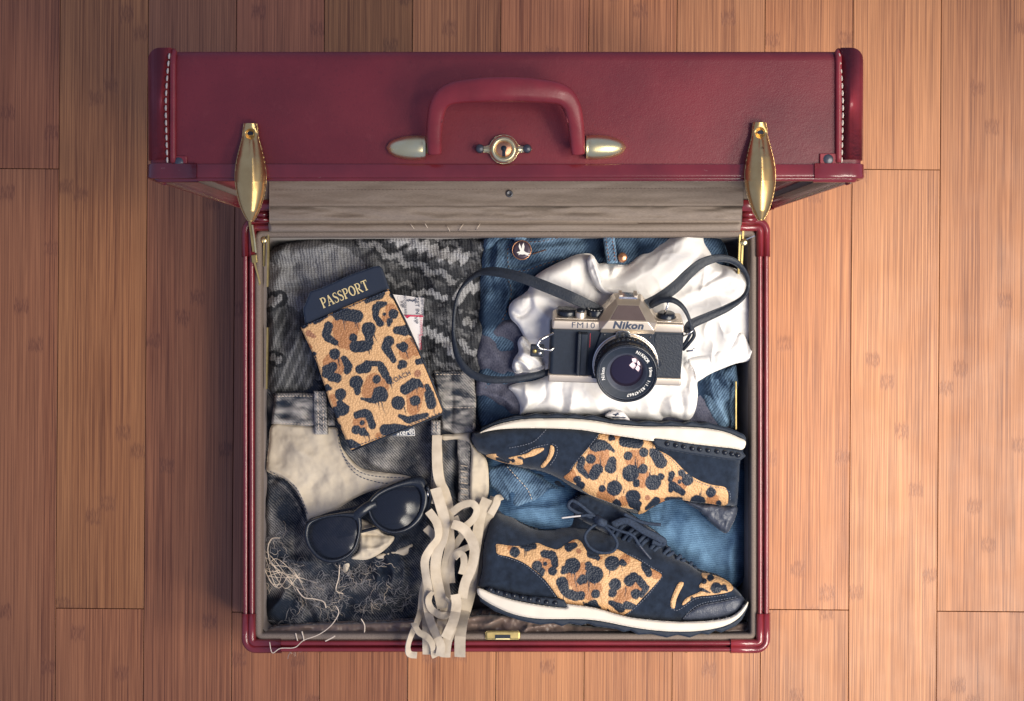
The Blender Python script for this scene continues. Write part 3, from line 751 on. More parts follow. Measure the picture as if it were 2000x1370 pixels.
# ---- blue jeans: upper fold with waistband, legs showing between the shoes
jeans = thing('blue_jeans', 'faded blue jeans folded beneath the white shirt and the shoes', 'jeans', P(1200, 700, .02))
jz = Z5(980, 440, 3.425)
def wearf(base, seams=(), w_=5, amt=.35, nz=.5, sc=60, seed=3, spots=()):
    def f(X, Y, d):
        q = np.c_[X, Y]; v = base+nz*fbm(X/sc, Y/sc, seed, 4)
        for s in seams:
            dd, t = pl_dist(q, smooth(s, 4, False)); v = v+amt*np.exp(-((dd-w_)/3.0)**2)*(.6+.8*vnoise(X/7, Y/7, 4)) - amt*.5*np.exp(-(dd/2.5)**2)
        for (cx, cy, rx, ry, a) in spots: v = v+a*np.exp(-((X-cx)/rx)**2-((Y-cy)/ry)**2)
        v = v+.25*np.exp(-(d/5.0)**2)
        return grey(np.clip(v, 0, 1))
    return f
up_poly = [(944, 470), (965, 458), (1010, 450), (1100, 447), (1250, 450), (1370, 456), (1410, 470), (1425, 520), (1430, 640), (1436, 760), (1434, 838), (1380, 846), (1200, 842), (1000, 836), (934, 828), (930, 700), (936, 560)]
s_fly = jz([(40, 300), (25, 200), (40, 120), (120, 100), (250, 95), (420, 60), (560, 40)]); s_fly2 = jz([(40, 295), (150, 290), (260, 250), (400, 215)])
s_left = jz([(20, 330), (50, 430), (20, 560), (-20, 640)]); s_r = jz([(1390, 1000), (1400, 1120), (1460, 1240), (1500, 1340)]); s_band = jz([(300, 60), (600, 30), (900, 25), (1300, 35)])
jf = [(s_fly, 5, .004), (s_fly2, 4, .004), (s_left, 6, .006), (s_r, 9, .010), (jz([(1460, 960), (1500, 1060), (1560, 1000)]), 9, .008), (jz([(300, 130), (500, 100), (680, 60)]), 14, -.006),
      (jz([(560, 190), (700, 150), (900, 140), (1000, 100)]), 12, -.006), (jz([(780, 60), (900, 90), (1020, 60)]), 9, .006), (jz([(200, 170), (350, 150), (480, 140)]), 8, .004),
      (jz([(-40, 60), (-20, 200), (-60, 380)]), 8, .007), (jz([(-70, 120), (-80, 260), (-60, 420)]), 8, -.007)]
upper = relief('folded_leg', up_poly, H(.052, 22, .020, jf, [(60, .007, 12), (20, .002, 4)], 4), M['blue_denim'], jeans, 2.6, .03,
    wearf(.12, [s_fly, s_fly2, s_left, s_r, s_band], 5, .4, .7, 45, 6, [(1080, 500, 70, 18, .15), (1250, 470, 60, 14, .15), (1420, 780, 30, 60, .15)]))
for s_ in (s_fly, s_fly2, s_left):
    stitches('seam_stitching', [(a+4, b+4) for a, b in s_], upper.z, M['copper'], upper.o, 5, 3.5, .00035, .0006)
# turned-back rolled edge at the left of the waistband
roll = relief('waistband', jz([(-120, 120), (-90, 70), (0, 45), (80, 35), (160, 40), (160, 100), (100, 105), (0, 90), (-70, 150), (-110, 170)]), H(.072, 10, .012, (), [(25, .003, 5)]), M['blue_denim'], jeans, 2.2, .02, wearf(.36, (), 5, .3, .5, 30, 9))
for lp_ in ([(80, 40), (155, 38), (160, 105), (85, 108)], [(672, 35), (748, 30), (778, 255), (705, 258)]):
    b_ = relief('belt_loop', jz(lp_), lambda X, Y, d: .0815+dome(d, 4, .0035)+.001*fbm(X/9, Y/9, 3, 2), M['blue_denim'], jeans, 2.0, .012, wearf(.50, (), 4, .3, .5, 14, 8), 0)
    a_ = jz(lp_); 
    for f_ in (.22, .78):
        stitches('loop_stitching', [(a_[0][0]*(1-f_)+a_[1][0]*f_, a_[0][1]*(1-f_)+a_[1][1]*f_+1), (a_[3][0]*(1-f_)+a_[2][0]*f_, a_[3][1]*(1-f_)+a_[2][1]*f_-1)], lambda x, y: .0850, M['copper'], b_.o, 4, 3, .0004, .0004)
# metal button with a bird in flight
bc = P(1019, 489, .088)
btn = lathe('button', [(.0001, .0020), (.006, .0021), (.0084, .0018), (.0088, .0006), (.0088, -.004)], Matrix.Translation(bc), simple('button_face', (.055, .038, .058), .4, .3), jeans, 32)
lathe('button_rim', [(.0086, .0014), (.0090, .0018), (.0094, .0006), (.0093, -.004)], Matrix.Translation(bc), M['copper'], btn, 32)
bird = [(-32, 20), (-22, 14), (-26, 2), (-22, -10), (-14, 6), (-8, 10), (-12, -12), (-10, -40), (-4, -20), (2, -2), (10, -22), (16, -46), (18, -26), (12, 0), (20, 12), (34, 22), (52, 20), (40, 28), (54, 40), (36, 34), (24, 30), (10, 32), (-4, 26), (-16, 28), (-24, 24)]
bird = [(-32, 18), (-24, 10), (-16, 12), (-10, 4), (-20, -22), (-16, -44), (-6, -24), (0, -6), (2, -30), (12, -48), (18, -22), (14, 4), (22, 12), (36, 18), (58, 22), (42, 28), (52, 42), (34, 34), (18, 28), (2, 30), (-12, 28), (-22, 34), (-18, 24)]
mesh_poly('bird_emblem', [(bc.x+a*.000145, bc.y-b*.000145, bc.z+.0021) for a, b in bird], .0003, (0, 0, 1), M['pale_mark'], btn)
lathe('rivet', [(.0001, .0022), (.003, .0020), (.0044, .0010), (.0048, -.003)], Matrix.Translation(P(1216, 503, .0835)), M['copper'], jeans, 18)
stitches('buttonhole', jz([(205, 195), (250, 180), (300, 165)]), lambda x, y: upper.z(x, y)+.001, M['copper'], upper.o, 3, .6, .0007, .0002)
# lower legs: dark twill leg on the left, pale leg across to the right
lz5 = Z5(910, 800, 3.571)
lo_poly = [(948, 880), (1000, 862), (1150, 850), (1300, 852), (1420, 862), (1452, 880), (1456, 1000), (1454, 1100), (1448, 1140), (1400, 1150), (1250, 1120), (1100, 1080), (980, 1050), (952, 1000)]
s_leg = lz5([(270, 380), (360, 480), (430, 560), (460, 630)]); s_hem = lz5([(1270, 700), (1285, 760), (1290, 830)])
lf = [(s_leg, 6, .005), (lz5([(170, 440), (260, 470), (330, 660)]), 7, .006), (lz5([(520, 600), (600, 560), (660, 580)]), 7, .006), (lz5([(280, 720), (420, 690), (620, 690), (740, 620)]), 9, .007),
      (lz5([(300, 760), (460, 820), (640, 830)]), 9, -.006), (lz5([(1300, 860), (1500, 780), (1700, 800)]), 25, .006), (lz5([(1350, 1050), (1500, 1000), (1650, 1060)]), 20, -.006), (lz5([(1900, 850), (1850, 1000), (1850, 1300)]), 12, .006)]
lower = relief('trouser_leg', lo_poly, H(.046, 20, .016, lf, [(70, .008, 22), (22, .002, 3)], 3), M['pale_denim'], jeans, 2.6, .03,
    wearf(.24, [s_hem], 4, .3, .55, 55, 16, [(1360, 1060, 60, 40, .22), (1050, 1000, 40, 20, .2), (1420, 1090, 30, 60, .2), (1330, 1120, 40, 30, -.2)]))
twl = relief('trouser_hem', lz5([(150, 420), (200, 400), (300, 380), (460, 430), (620, 530), (640, 560), (560, 590), (480, 640), (420, 660), (340, 690), (280, 640), (200, 560), (160, 520)]),
    H(.058, 8, .008, [(s_leg, 5, .003), (lz5([(220, 420), (300, 560), (360, 670)]), 5, .003)], [(30, .004, 5)]), M['blue_denim'], jeans, 2.2, .02, wearf(.30, [s_leg], 4, .4, .5, 30, 19))
stitches('seam_stitching', s_leg, twl.z, M['cream_thread'], twl.o, 4, 3, .0004)
# second leg on the right, beside the shirt
sl = relief('trouser_leg', jz([(1320, 1060), (1400, 1000), (1470, 970), (1560, 930), (1575, 1000), (1580, 1080), (1540, 1180), (1500, 1200), (1520, 1340), (1450, 1360), (1380, 1260), (1340, 1160)]),
    H(.064, 10, .012, [(s_r, 7, .006), (jz([(1480, 1000), (1530, 1060), (1580, 1060)]), 4, .005), (jz([(1490, 1040), (1530, 1090)]), 4, .005)], [(25, .004, 15)]), M['blue_denim'], jeans, 2.2, .03, wearf(.42, [s_r], 5, .3, .5, 40, 2))

# ---- heather grey tee under the white shirt
tee = relief('heather_tee', [(926, 690), (932, 655), (950, 640), (985, 622), (1010, 620), (1060, 640), (1200, 660), (1390, 760), (1412, 790), (1430, 836), (1380, 842), (1200, 830), (1020, 820), (985, 800), (950, 780), (930, 772), (930, 745), (940, 730), (926, 712)],
    H(.060, 16, .014, [([(935, 715), (970, 735), (1010, 745)], 8, -.006), ([(940, 660), (965, 690), (980, 725)], 14, .006), ([(940, 770), (980, 775), (1010, 800)], 8, .005)], [(40, .006, 6)]), M['heather'], None, 2.6, .03)
tag(tee.o, 'charcoal heather grey tee peeking out left of the white shirt', 'shirt')

# ---- white shirt
shirt = thing('white_shirt', 'crumpled white cotton shirt bundled under the camera', 'shirt', P(1230, 650, .03))
sh_poly = jz([(45, 560), (75, 505), (170, 440), (215, 350), (300, 290), (400, 240), (500, 198), (590, 192), (625, 225), (650, 258), (690, 250), (770, 265), (850, 258), (920, 200), (1010, 150), (1100, 90), (1200, 45), (1300, 40), (1345, 70), (1400, 190), (1440, 255), (1560, 290), (1640, 345), (1672, 400),
    (1682, 560), (1700, 740), (1708, 830), (1665, 900), (1560, 925), (1470, 960), (1390, 995), (1312, 1042), (1312, 1130), (1300, 1220), (1270, 1290), (1210, 1312), (1120, 1290), (1060, 1322), (980, 1312), (870, 1300), (700, 1285), (560, 1275), (450, 1280), (300, 1258), (190, 1258), (120, 1272), (112, 1200), (80, 1130), (42, 1085),
    (90, 1060), (200, 1040), (300, 1005), (285, 960), (200, 880), (170, 800), (110, 680), (60, 625)])
sf = [(jz([(600, 205), (640, 290), (660, 370), (700, 440), (800, 480)]), 9, .009), (jz([(560, 250), (590, 350), (640, 430), (720, 480)]), 8, -.008), (jz([(1240, 80), (1190, 170), (1080, 250), (960, 330), (840, 400), (740, 440)]), 17, .016),
      (jz([(1130, 105), (1000, 190), (900, 260), (800, 330), (690, 370)]), 9, -.010), (jz([(1290, 60), (1180, 110), (1050, 170), (950, 230), (850, 290)]), 8, .007), (jz([(1330, 90), (1330, 200), (1260, 290), (1150, 380), (1000, 480)]), 14, -.012),
      (jz([(1400, 230), (1300, 330), (1200, 390), (1080, 470)]), 9, .008), (jz([(1640, 380), (1540, 345), (1440, 370), (1300, 440), (1180, 500)]), 14, .012), (jz([(1600, 500), (1500, 460), (1400, 470), (1250, 520)]), 12, -.010),
      (jz([(1430, 270), (1480, 310), (1450, 350), (1330, 400)]), 7, -.008), (jz([(1660, 450), (1670, 600), (1690, 740), (1690, 840)]), 8, .008), (jz([(1590, 540), (1600, 700), (1620, 800), (1650, 860)]), 10, -.010),
      (jz([(1560, 560), (1540, 700), (1480, 850), (1380, 950)]), 20, .010), (jz([(1230, 880), (1270, 950), (1310, 1040)]), 7, .008), (jz([(1200, 940), (1230, 1010), (1240, 1100)]), 7, -.009),
      (jz([(230, 360), (330, 420), (430, 480), (560, 500)]), 13, -.008), (jz([(300, 300), (420, 330), (520, 420), (640, 500)]), 18, .008), (jz([(170, 450), (230, 560), (300, 620)]), 10, .007), (jz([(60, 560), (120, 600), (180, 560), (180, 450)]), 6, -.010),
      (jz([(50, 590), (110, 660), (170, 780), (210, 850)]), 8, .008), (jz([(690, 260), (720, 300), (700, 350)]), 5, -.006), (jz([(770, 270), (740, 310), (760, 350)]), 6, .006), (jz([(850, 265), (800, 300), (770, 340)]), 5, -.005),
      (jz([(640, 430), (720, 440), (800, 430)]), 4, -.006), (jz([(150, 1080), (180, 1170), (150, 1250)]), 7, .006), (jz([(300, 1060), (290, 1150), (230, 1200), (180, 1210)]), 5, -.006), (jz([(400, 1060), (395, 1180), (380, 1260)]), 6, -.006),
      (jz([(470, 1080), (460, 1180), (440, 1270)]), 7, .005), (jz([(560, 1100), (620, 1180), (640, 1270)]), 9, .005), (jz([(700, 1180), (800, 1220), (900, 1230)]), 9, -.005), (jz([(1060, 1180), (1040, 1250), (1090, 1310)]), 7, -.012),
      (jz([(1110, 1150), (1130, 1230), (1120, 1290)]), 10, .007), (jz([(1230, 1050), (1280, 1150), (1270, 1260)]), 9, .007), (jz([(1190, 1130), (1210, 1220), (1200, 1300)]), 8, -.008), (jz([(960, 1150), (980, 1240), (960, 1300)]), 10, .005)]
sf = [(a_, w_*1.05, h_*.60) for a_, w_, h_ in sf]
sh = relief('shirt_body', sh_poly, H(.070, 24, .018, sf, [(130, .012, 41), (75, -.0020, 14), (30, -.0005, 25), (12, .0003, 5)], 9), M['white_cotton'], shirt, 2.0, .03)
# loose sleeve end, rolled, on the left
cf_ = relief('sleeve_end', jz([(68, 940), (85, 885), (112, 845), (105, 785), (130, 745), (165, 760), (205, 820), (260, 880), (285, 920), (285, 958), (215, 985), (150, 985), (100, 992), (75, 970)]),
    H(.080, 12, .014, [(jz([(85, 900), (140, 920), (180, 960), (190, 985)]), 4, .007), (jz([(100, 920), (130, 950), (140, 985)]), 4, -.008), (jz([(120, 850), (200, 880), (270, 930)]), 6, .005), (jz([(130, 770), (170, 820), (200, 850)]), 5, -.005)], [(25, .003, 4)]), M['white_cotton'], shirt, 1.8, .02)
# collar band folded over at the top and the hem flap on the right
relief('collar_fold', jz([(590, 196), (622, 215), (626, 240), (640, 280), (668, 350), (672, 400), (720, 440), (800, 450), (780, 480), (700, 470), (640, 430), (605, 370), (580, 300), (572, 240)]),
    H(.094, 7, .008, [(jz([(610, 230), (640, 330), (680, 420), (760, 460)]), 4, .004)], [(22, .003, 8)]), M['white_cotton'], shirt, 1.8, .012)
fl_ = relief('shirt_hem', jz([(1205, 940), (1230, 890), (1330, 860), (1500, 800), (1600, 720), (1660, 800), (1708, 830), (1665, 902), (1560, 928), (1470, 963), (1390, 998), (1312, 1046), (1290, 1040), (1240, 990)]),
    H(.086, 16, .010, [(jz([(1250, 900), (1290, 970), (1305, 1035)]), 3, .003), (jz([(1600, 740), (1640, 820), (1640, 890)]), 7, -.006)], [(60, .006, 18)]), M['white_cotton'], shirt, 2.0, .012)
stitches('hem_stitching', jz([(1232, 905), (1265, 945), (1290, 1000), (1300, 1036)]), fl_.z, M['ribbon_suede'], fl_.o, 3, 3, .0003)
# care label at the bottom hem
lb = relief('care_label', jz([(690, 1280), (700, 1262), (760, 1235), (800, 1240), (850, 1290), (860, 1310), (780, 1306)]), H(.094, 6, .004, (), [(15, .003, 3)]), M['white_paper'], shirt, 1.8, .002, None, 0)
for a_, b_ in (((745, 1268), (800, 1264)), ((760, 1278), (780, 1256)), ((740, 1285), (830, 1288))):
    tube('label_print', [P(*jz([a_])[0], .0995), P(*jz([b_])[0], .0995)], .0005, M['dark_ink'], lb.o, 5)
# ================================================================ cut-off shorts, lower left
shorts = thing('denim_shorts', 'washed black cut-off denim shorts with cream pocket bags and frayed hems', 'shorts', P(720, 980, .02))
sz = Z5(460, 820, 2.854)
sh_out = [(522, 700), (560, 715), (640, 725), (780, 722), (920, 728), (934, 800), (950, 880), (955, 1000), (945, 1100), (880, 1190), (800, 1218), (700, 1226), (600, 1228), (528, 1222), (516, 1180), (512, 1000), (514, 820)]
s_side = sz([(150, 330), (230, 330), (310, 390), (360, 470), (390, 560)]); s_in = [(846, 840), (842, 900), (846, 960)]; s_fl = [(905, 860), (906, 920), (905, 990)]
shf = [(sz([(170, 350), (190, 500), (180, 700)]), 14, .007), (sz([(130, 250), (135, 500), (125, 760)]), 6, -.012), (sz([(340, 560), (320, 700), (360, 790)]), 14, -.010), (sz([(200, 800), (330, 780), (500, 830)]), 9, .008),
       (sz([(150, 1100), (260, 980), (300, 860)]), 10, .010), (sz([(220, 900), (380, 1020), (430, 1080)]), 8, -.009), (sz([(500, 860), (560, 960), (600, 1080)]), 9, .008), (sz([(560, 850), (700, 830), (900, 860)]), 12, -.008),
       (sz([(720, 950), (850, 1000), (980, 960)]), 12, .008), (sz([(650, 1060), (800, 1080), (960, 1040)]), 9, -.008), (sz([(1230, 60), (1230, 300), (1240, 450)]), 6, -.008), (sz([(1290, 90), (1300, 300), (1300, 450)]), 6, .006),
       (sz([(650, 190), (760, 280), (900, 310)]), 8, -.009), (sz([(780, 780), (800, 850), (790, 930)]), 6, .006), (sz([(850, 770), (880, 850), (870, 930)]), 6, .006), (sz([(930, 760), (940, 850), (930, 930)]), 6, .006)]
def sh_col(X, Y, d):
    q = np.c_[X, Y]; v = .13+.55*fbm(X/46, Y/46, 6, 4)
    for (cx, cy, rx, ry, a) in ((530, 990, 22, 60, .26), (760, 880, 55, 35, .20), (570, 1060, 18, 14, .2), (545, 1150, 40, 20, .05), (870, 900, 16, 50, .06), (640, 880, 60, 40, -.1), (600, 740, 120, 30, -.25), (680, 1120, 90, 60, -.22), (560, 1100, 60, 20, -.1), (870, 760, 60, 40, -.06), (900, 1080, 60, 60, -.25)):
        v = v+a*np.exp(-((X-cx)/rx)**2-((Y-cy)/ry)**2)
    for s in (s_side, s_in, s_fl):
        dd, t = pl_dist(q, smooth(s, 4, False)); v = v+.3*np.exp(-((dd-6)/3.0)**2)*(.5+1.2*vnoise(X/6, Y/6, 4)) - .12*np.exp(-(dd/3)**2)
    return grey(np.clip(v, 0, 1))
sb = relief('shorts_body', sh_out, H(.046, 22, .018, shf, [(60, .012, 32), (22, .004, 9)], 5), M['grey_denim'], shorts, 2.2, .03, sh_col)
def wear2(b, nz, sc, seed, lines=()):
    def f(X, Y, d):
        v = b+nz*fbm(X/sc, Y/(sc*.45), seed, 4)+.22*np.exp(-(d/4.0)**2)
        for s in lines:
            dd, t = pl_dist(np.c_[X, Y], s); v = v+.3*np.exp(-((dd-2)/2.5)**2)
        return grey(np.clip(v, 0, 1))
    return f
# waistband pieces and belt loops
wb = relief('waistband', [(538, 768), (600, 768), (648, 772), (655, 800), (655, 832), (600, 834), (560, 830), (530, 828), (533, 800)], H(.068, 6, .009, [([(540, 815), (590, 812), (650, 818)], 6, -.003)], [(24, .004, 6)]), M['grey_denim'], shorts, 2.0, .02, wear2(.34, .9, 26, 5, [[(535, 824), (650, 828)]]), 0)
stitches('waistband_stitching', [(536, 775), (600, 774), (648, 778)], wb.z, M['cream_thread'], wb.o, 4, 3, .00035); stitches('waistband_stitching', [(532, 826), (600, 829), (652, 828)], wb.z, M['cream_thread'], wb.o, 4, 3, .00035)
wb2 = relief('waistband', [(845, 724), (890, 722), (925, 726), (930, 780), (928, 845), (890, 850), (862, 838), (856, 780)], H(.066, 6, .008, [([(880, 730), (884, 790), (880, 845)], 4, -.003)], [(24, .004, 12)]), M['grey_denim'], shorts, 2.0, .02, wear2(.30, .8, 20, 15, [[(850, 790), (928, 792)], [(856, 834), (928, 832)]]), 0)
stitches('waistband_stitching', [(852, 732), (924, 731)], wb2.z, M['cream_thread'], wb2.o, 4, 3, .00035); stitches('waistband_stitching', [(858, 796), (928, 797)], wb2.z, M['cream_thread'], wb2.o, 4, 3, .00035)
for lp_ in ([(613, 764), (637, 764), (640, 849), (615, 849)], [(842, 822), (860, 822), (860, 850), (842, 850)]):
    b_ = relief('belt_loop', lp_, lambda X, Y, d: .080+dome(d, 4, .003)+.001*fbm(X/9, Y/9, 2, 2), M['grey_denim'], shorts, 1.8, .012, wear2(.42, .7, 14, 3), 0)
    for f_ in (.3, .7): stitches('loop_stitching', [(lp_[0][0]*(1-f_)+lp_[1][0]*f_, lp_[0][1]+3), (lp_[3][0]*(1-f_)+lp_[2][0]*f_, lp_[3][1]-2)], lambda x, y: .0832, M['cream_thread'], b_.o, 4, 3, .0004, .0003)
# pocket bags turned out
pk = sz([(205, 28), (330, 32), (445, 36), (560, 45), (575, 90), (590, 150), (640, 220), (700, 270), (800, 292), (940, 310), (980, 330), (880, 360), (700, 420), (560, 500), (430, 545), (400, 555), (385, 490), (340, 400), (270, 330), (195, 300), (172, 268), (185, 140)])
pkt = relief('pocket_bag', pk, H(.068, 7, .005, [(sz([(180, 270), (260, 310), (340, 380), (400, 540)]), 5, .003), (sz([(560, 50), (600, 180), (700, 290), (860, 340)]), 6, .003), (sz([(300, 120), (380, 200), (480, 220)]), 12, .003), (sz([(500, 300), (420, 380), (460, 480)]), 14, -.004)], [(70, .006, 25), (20, .0016, 6)]), M['pocket_cotton'], shorts, 2.2, .010)
for s_ in ([(190, 285), (260, 325), (330, 370), (370, 440), (405, 540)], [(570, 60), (585, 160), (630, 240), (700, 295), (800, 318), (945, 322)], [(600, 200), (640, 270), (700, 320), (800, 350), (860, 355)]):
    stitches('pocket_stitching', sz(s_), pkt.z, M['dark_thread'], pkt.o, 5, 2.5, .00045)
pk2 = relief('pocket_bag', sz([(1150, 85), (1240, 80), (1325, 60), (1338, 30), (1320, 20), (1310, 120), (1360, 180), (1400, 230), (1412, 330), (1405, 430), (1350, 480), (1310, 460), (1308, 300), (1310, 140), (1240, 110), (1160, 115)]), H(.070, 6, .005, (), [(40, .005, 17), (14, .001, 3)]), M['pocket_cotton'], shorts, 2.0, .012)
pk3 = relief('pocket_bag', sz([(1100, 90), (1140, 85), (1150, 150), (1160, 300), (1190, 420), (1205, 470), (1140, 440), (1090, 390), (1095, 250)]), H(.072, 5, .005, (), [(30, .004, 7), (14, .001, 3)]), M['pocket_cotton'], shorts, 2.0, .012)
stitches('pocket_stitching', sz([(1096, 100), (1100, 250), (1092, 400), (1060, 560), (1050, 600)]), lambda x, y: pk3.z(x, y), M['dark_thread'], pk3.o, 5, 2.5, .0004)
pk4 = relief('pocket_bag', sz([(690, 570), (720, 562), (780, 600), (830, 640), (885, 655), (860, 700), (800, 750), (740, 778), (690, 780), (640, 770), (690, 720)]), H(.066, 6, .005, [(sz([(690, 640), (780, 640), (870, 660)]), 4, -.004), (sz([(690, 720), (780, 720), (850, 690)]), 5, .004)], [(24, .004, 8)]), M['pocket_cotton'], shorts, 2.0, .012)
pk5 = relief('pocket_bag', sz([(780, 760), (860, 735), (930, 715), (985, 690), (985, 730), (930, 765), (860, 780), (800, 778)]), H(.064, 5, .004, (), [(20, .003, 8)]), M['pocket_cotton'], shorts, 2.0, .010)
pk6 = relief('pocket_bag', sz([(600, 790), (640, 770), (640, 800), (620, 850), (600, 840)]), H(.064, 4, .004), M['pocket_cotton'], shorts, 2.0, .010)
# fly seam with bar tacks
fly = relief('fly_seam', sz([(1240, 100), (1305, 100), (1312, 300), (1312, 480), (1245, 480), (1245, 300)]), H(.066, 4, .004, (), [(20, .003, 3)]), M['grey_denim'], shorts, 2.0, .010, wear2(.32, .9, 14, 4))
for k in range(7): stitches('bar_tack', sz([(1255, 255+k*32), (1295, 262+k*32)]), fly.z, M['cream_thread'], fly.o, 2.2, .6, .0006)
# woven label half hidden by the passport cover
lab = relief('woven_label', [(766, 842), (808, 832), (810, 851), (780, 852), (766, 852)], lambda X, Y, d: .0835+0*X, simple('label_blue', (.034, .052, .098), .8), shorts, 2, .0015, None, 0)
text('label_lettering', 'ster®', .0074, Matrix.Translation(P(792, 845, .0842)) @ Matrix.Rotation(R(3), 4, 'Z'), M['pale_mark'], lab.o, bold=.0001)
for a_, b_ in (((766, 852), (810, 851)), ((808, 833), (810, 851))): tube('label_edge', [P(*a_, .0838), P(*b_, .0838)], .0003, M['pale_mark'], lab.o, 5)
# frayed hems: curling loose yarns
def curl(cx, cy, L, amp, ang, z, rr):
    n = 22; pts = []; ph = random.uniform(0, 6.3); fr = random.uniform(1.0, 2.6); bend = random.uniform(-1.6, 1.6)
    x, y = cx, cy; a = ang
    for i in range(n):
        t = i/(n-1); a2 = a+bend*t+amp*math.sin(ph+fr*2*math.pi*t)
        x += math.cos(a2)*L/n; y += math.sin(a2)*L/n
        pts.append(P(x, y, max(z, sb.z(x, y)+.002)+.003*math.sin(t*math.pi)+.002*math.sin(ph+9*t)))
    return tube('frayed_yarn', pts, rr, M['cream_thread'], shorts, 5, scales=[.5+.5*math.sin(math.pi*(.1+.8*i/(n-1))) for i in range(n)])
fr_lines = [sz([(250, 660), (190, 670), (185, 780)]), sz([(180, 820), (270, 800), (330, 840)]), sz([(580, 800), (620, 880), (560, 960), (590, 1020)]), sz([(640, 850), (720, 840), (800, 800)]),
            sz([(350, 950), (420, 930), (500, 940)]), sz([(360, 980), (440, 1010), (520, 1010)]), sz([(700, 1060), (760, 1020), (840, 1000), (960, 980)]), sz([(560, 1040), (520, 1110), (420, 1170), (350, 1220)]), sz([(330, 1180), (360, 1230), (300, 1270)]), sz([(120, 880), (150, 930), (140, 1000)]), sz([(650, 930), (760, 900), (900, 930)])]
random.seed(5)
for ln in fr_lines:
    p_ = smooth(ln, 6, False); n_ = max(5, int(len(p_)*.7))
    for k in range(n_):
        b_ = p_[random.randrange(len(p_))]
        curl(b_[0]+random.gauss(0, 5), b_[1]+random.gauss(0, 5), random.uniform(10, 38), random.uniform(.2, .7), random.gauss(1.2, .9), .058, random.uniform(.00008, .00018))
def yarn(pts, z, rr=.0006):
    p_ = smooth(pts, 8, False); tube('frayed_yarn', [P(a, b, z if b > 1205 else max(z, sb.z(a, b)+.003)) for a, b in p_], rr, M['cream_thread'], shorts, 6)
yarn(sz([(560, 1040), (575, 1080), (530, 1150), (460, 1200), (380, 1230), (330, 1270), (250, 1275), (205, 1300), (190, 1240)]), .106, .0004)
yarn(sz([(700, 1110), (720, 1150), (715, 1210)]), .092, .0005); yarn(sz([(340, 940), (380, 990), (440, 1000), (490, 1015), (505, 1050)]), .074, .0005)
yarn(sz([(580, 810), (575, 880), (560, 950), (600, 970)]), .074, .0005); yarn(sz([(190, 790), (180, 720), (200, 665), (250, 660)]), .074, .0004); yarn(sz([(500, 1235), (540, 1215), (555, 1205)]), .104, .0006)
yarn(sz([(335, 1190), (350, 1240), (380, 1235), (370, 1180)]), .098, .0006)
for k in range(14):
    t_ = k/13; yarn([(505+random.uniform(-3, 6)+t_*30, 1100+random.uniform(-30, 30)), (515+random.uniform(-5, 10)+t_*60, 1110+random.uniform(-20, 40)), (525+random.uniform(-5, 25)+t_*80, 1130+random.uniform(-20, 40))], .068, .0003)

# short fluff all along the torn edges
def fluff():
    V = []; F = []
    for ln in fr_lines+[sz([(130, 1140), (200, 1150), (300, 1130), (380, 1060)]), sz([(420, 900), (520, 900), (640, 880)]), sz([(880, 1060), (960, 1000)])]:
        p_ = smooth(ln, 8, False)
        for k in range(int(len(p_)*2.4)):
            b_ = p_[random.randrange(len(p_))]; x, y = b_[0]+random.gauss(0, 6), b_[1]+random.gauss(0, 5); a = random.uniform(0, 6.28); cv_ = random.uniform(-.5, .5)
            z = sb.z(x, y)+random.uniform(.0005, .004); L_ = random.uniform(2.0, 5.0); rr = random.uniform(.00010, .00022); n0 = len(V); m_ = 6
            for i in range(m_):
                q_ = P(x, y, z+.0016*math.sin(i*.6)); s_ = Vector((-math.sin(a), -math.cos(a), 0))*rr
                V += [tuple(q_-s_), tuple(q_+Vector((0, 0, rr))), tuple(q_+s_)]; x += math.cos(a)*L_; y += math.sin(a)*L_; a += cv_+random.gauss(0, .25)
            for i in range(m_-1):
                for k2 in range(3):
                    l2 = (k2+1) % 3; F.append((n0+3*i+k2, n0+3*i+l2, n0+3*i+3+l2, n0+3*i+3+k2))
    stuff(finish('hem_fluff', V, F, M['hem_yarn'], shorts, True))
simple('hem_yarn', (.30, .29, .30), .9, 0, .1, .5, 150)
fluff()

# ================================================================ tan suede ribbons
rb = thing('ribbon_bundle', 'bundle of tan suede ribbons trailing over the front edge of the suitcase', 'ribbons', P(880, 1280, .10))
rz = Z5(780, 830, 2.914)
def ribbon(pts, wpx, z, rolls=None, zs=None):
    p_ = smooth(rz(pts), 7, False); n = len(p_); ts = np.linspace(0, 1, n)
    zz_ = np.interp(ts, np.linspace(0, 1, len(zs)), zs) if zs is not None else np.full(n, z)
    rim = np.interp(p_[:, 1], [1195, 1225, 1245, 1272, 1290], [0, .8, 1, .95, .80])      # lies over the rim
    zz_ = np.maximum(zz_, .1065*rim+zz_*(1-rim)+(z-.08)*.5*rim)
    rl = np.interp(ts, np.linspace(0, 1, len(rolls)), [R(a) for a in rolls]) if rolls is not None else np.zeros(n)
    rl = rl+R(5)*np.sin(ts*7+wpx)
    w_ = wpx*.96/2070.0; t_ = .0009; zz_ = .090+(zz_-.090)*1.5; zz_ = np.maximum(zz_, .1065*rim+.072*(1-rim))
    pr = [(-.5*w_, -.5*t_), (0, -.2*t_), (.5*w_, -.5*t_), (.5*w_, .5*t_), (.2*w_, .78*t_), (-.2*w_, .78*t_), (-.5*w_, .5*t_)]
    return sweep('ribbon', [P(a, b, c+.0005*math.sin(i*.35+wpx)) for i, (a, b, c) in enumerate(zip(p_[:, 0], p_[:, 1], zz_))], pr, M['ribbon_suede'], rb, rolls=[float(a) for a in rl], sharp=28)
ribbon([(540, 410), (520, 500), (480, 640), (455, 800), (430, 880), (400, 1000), (372, 1100)], 17, .080)
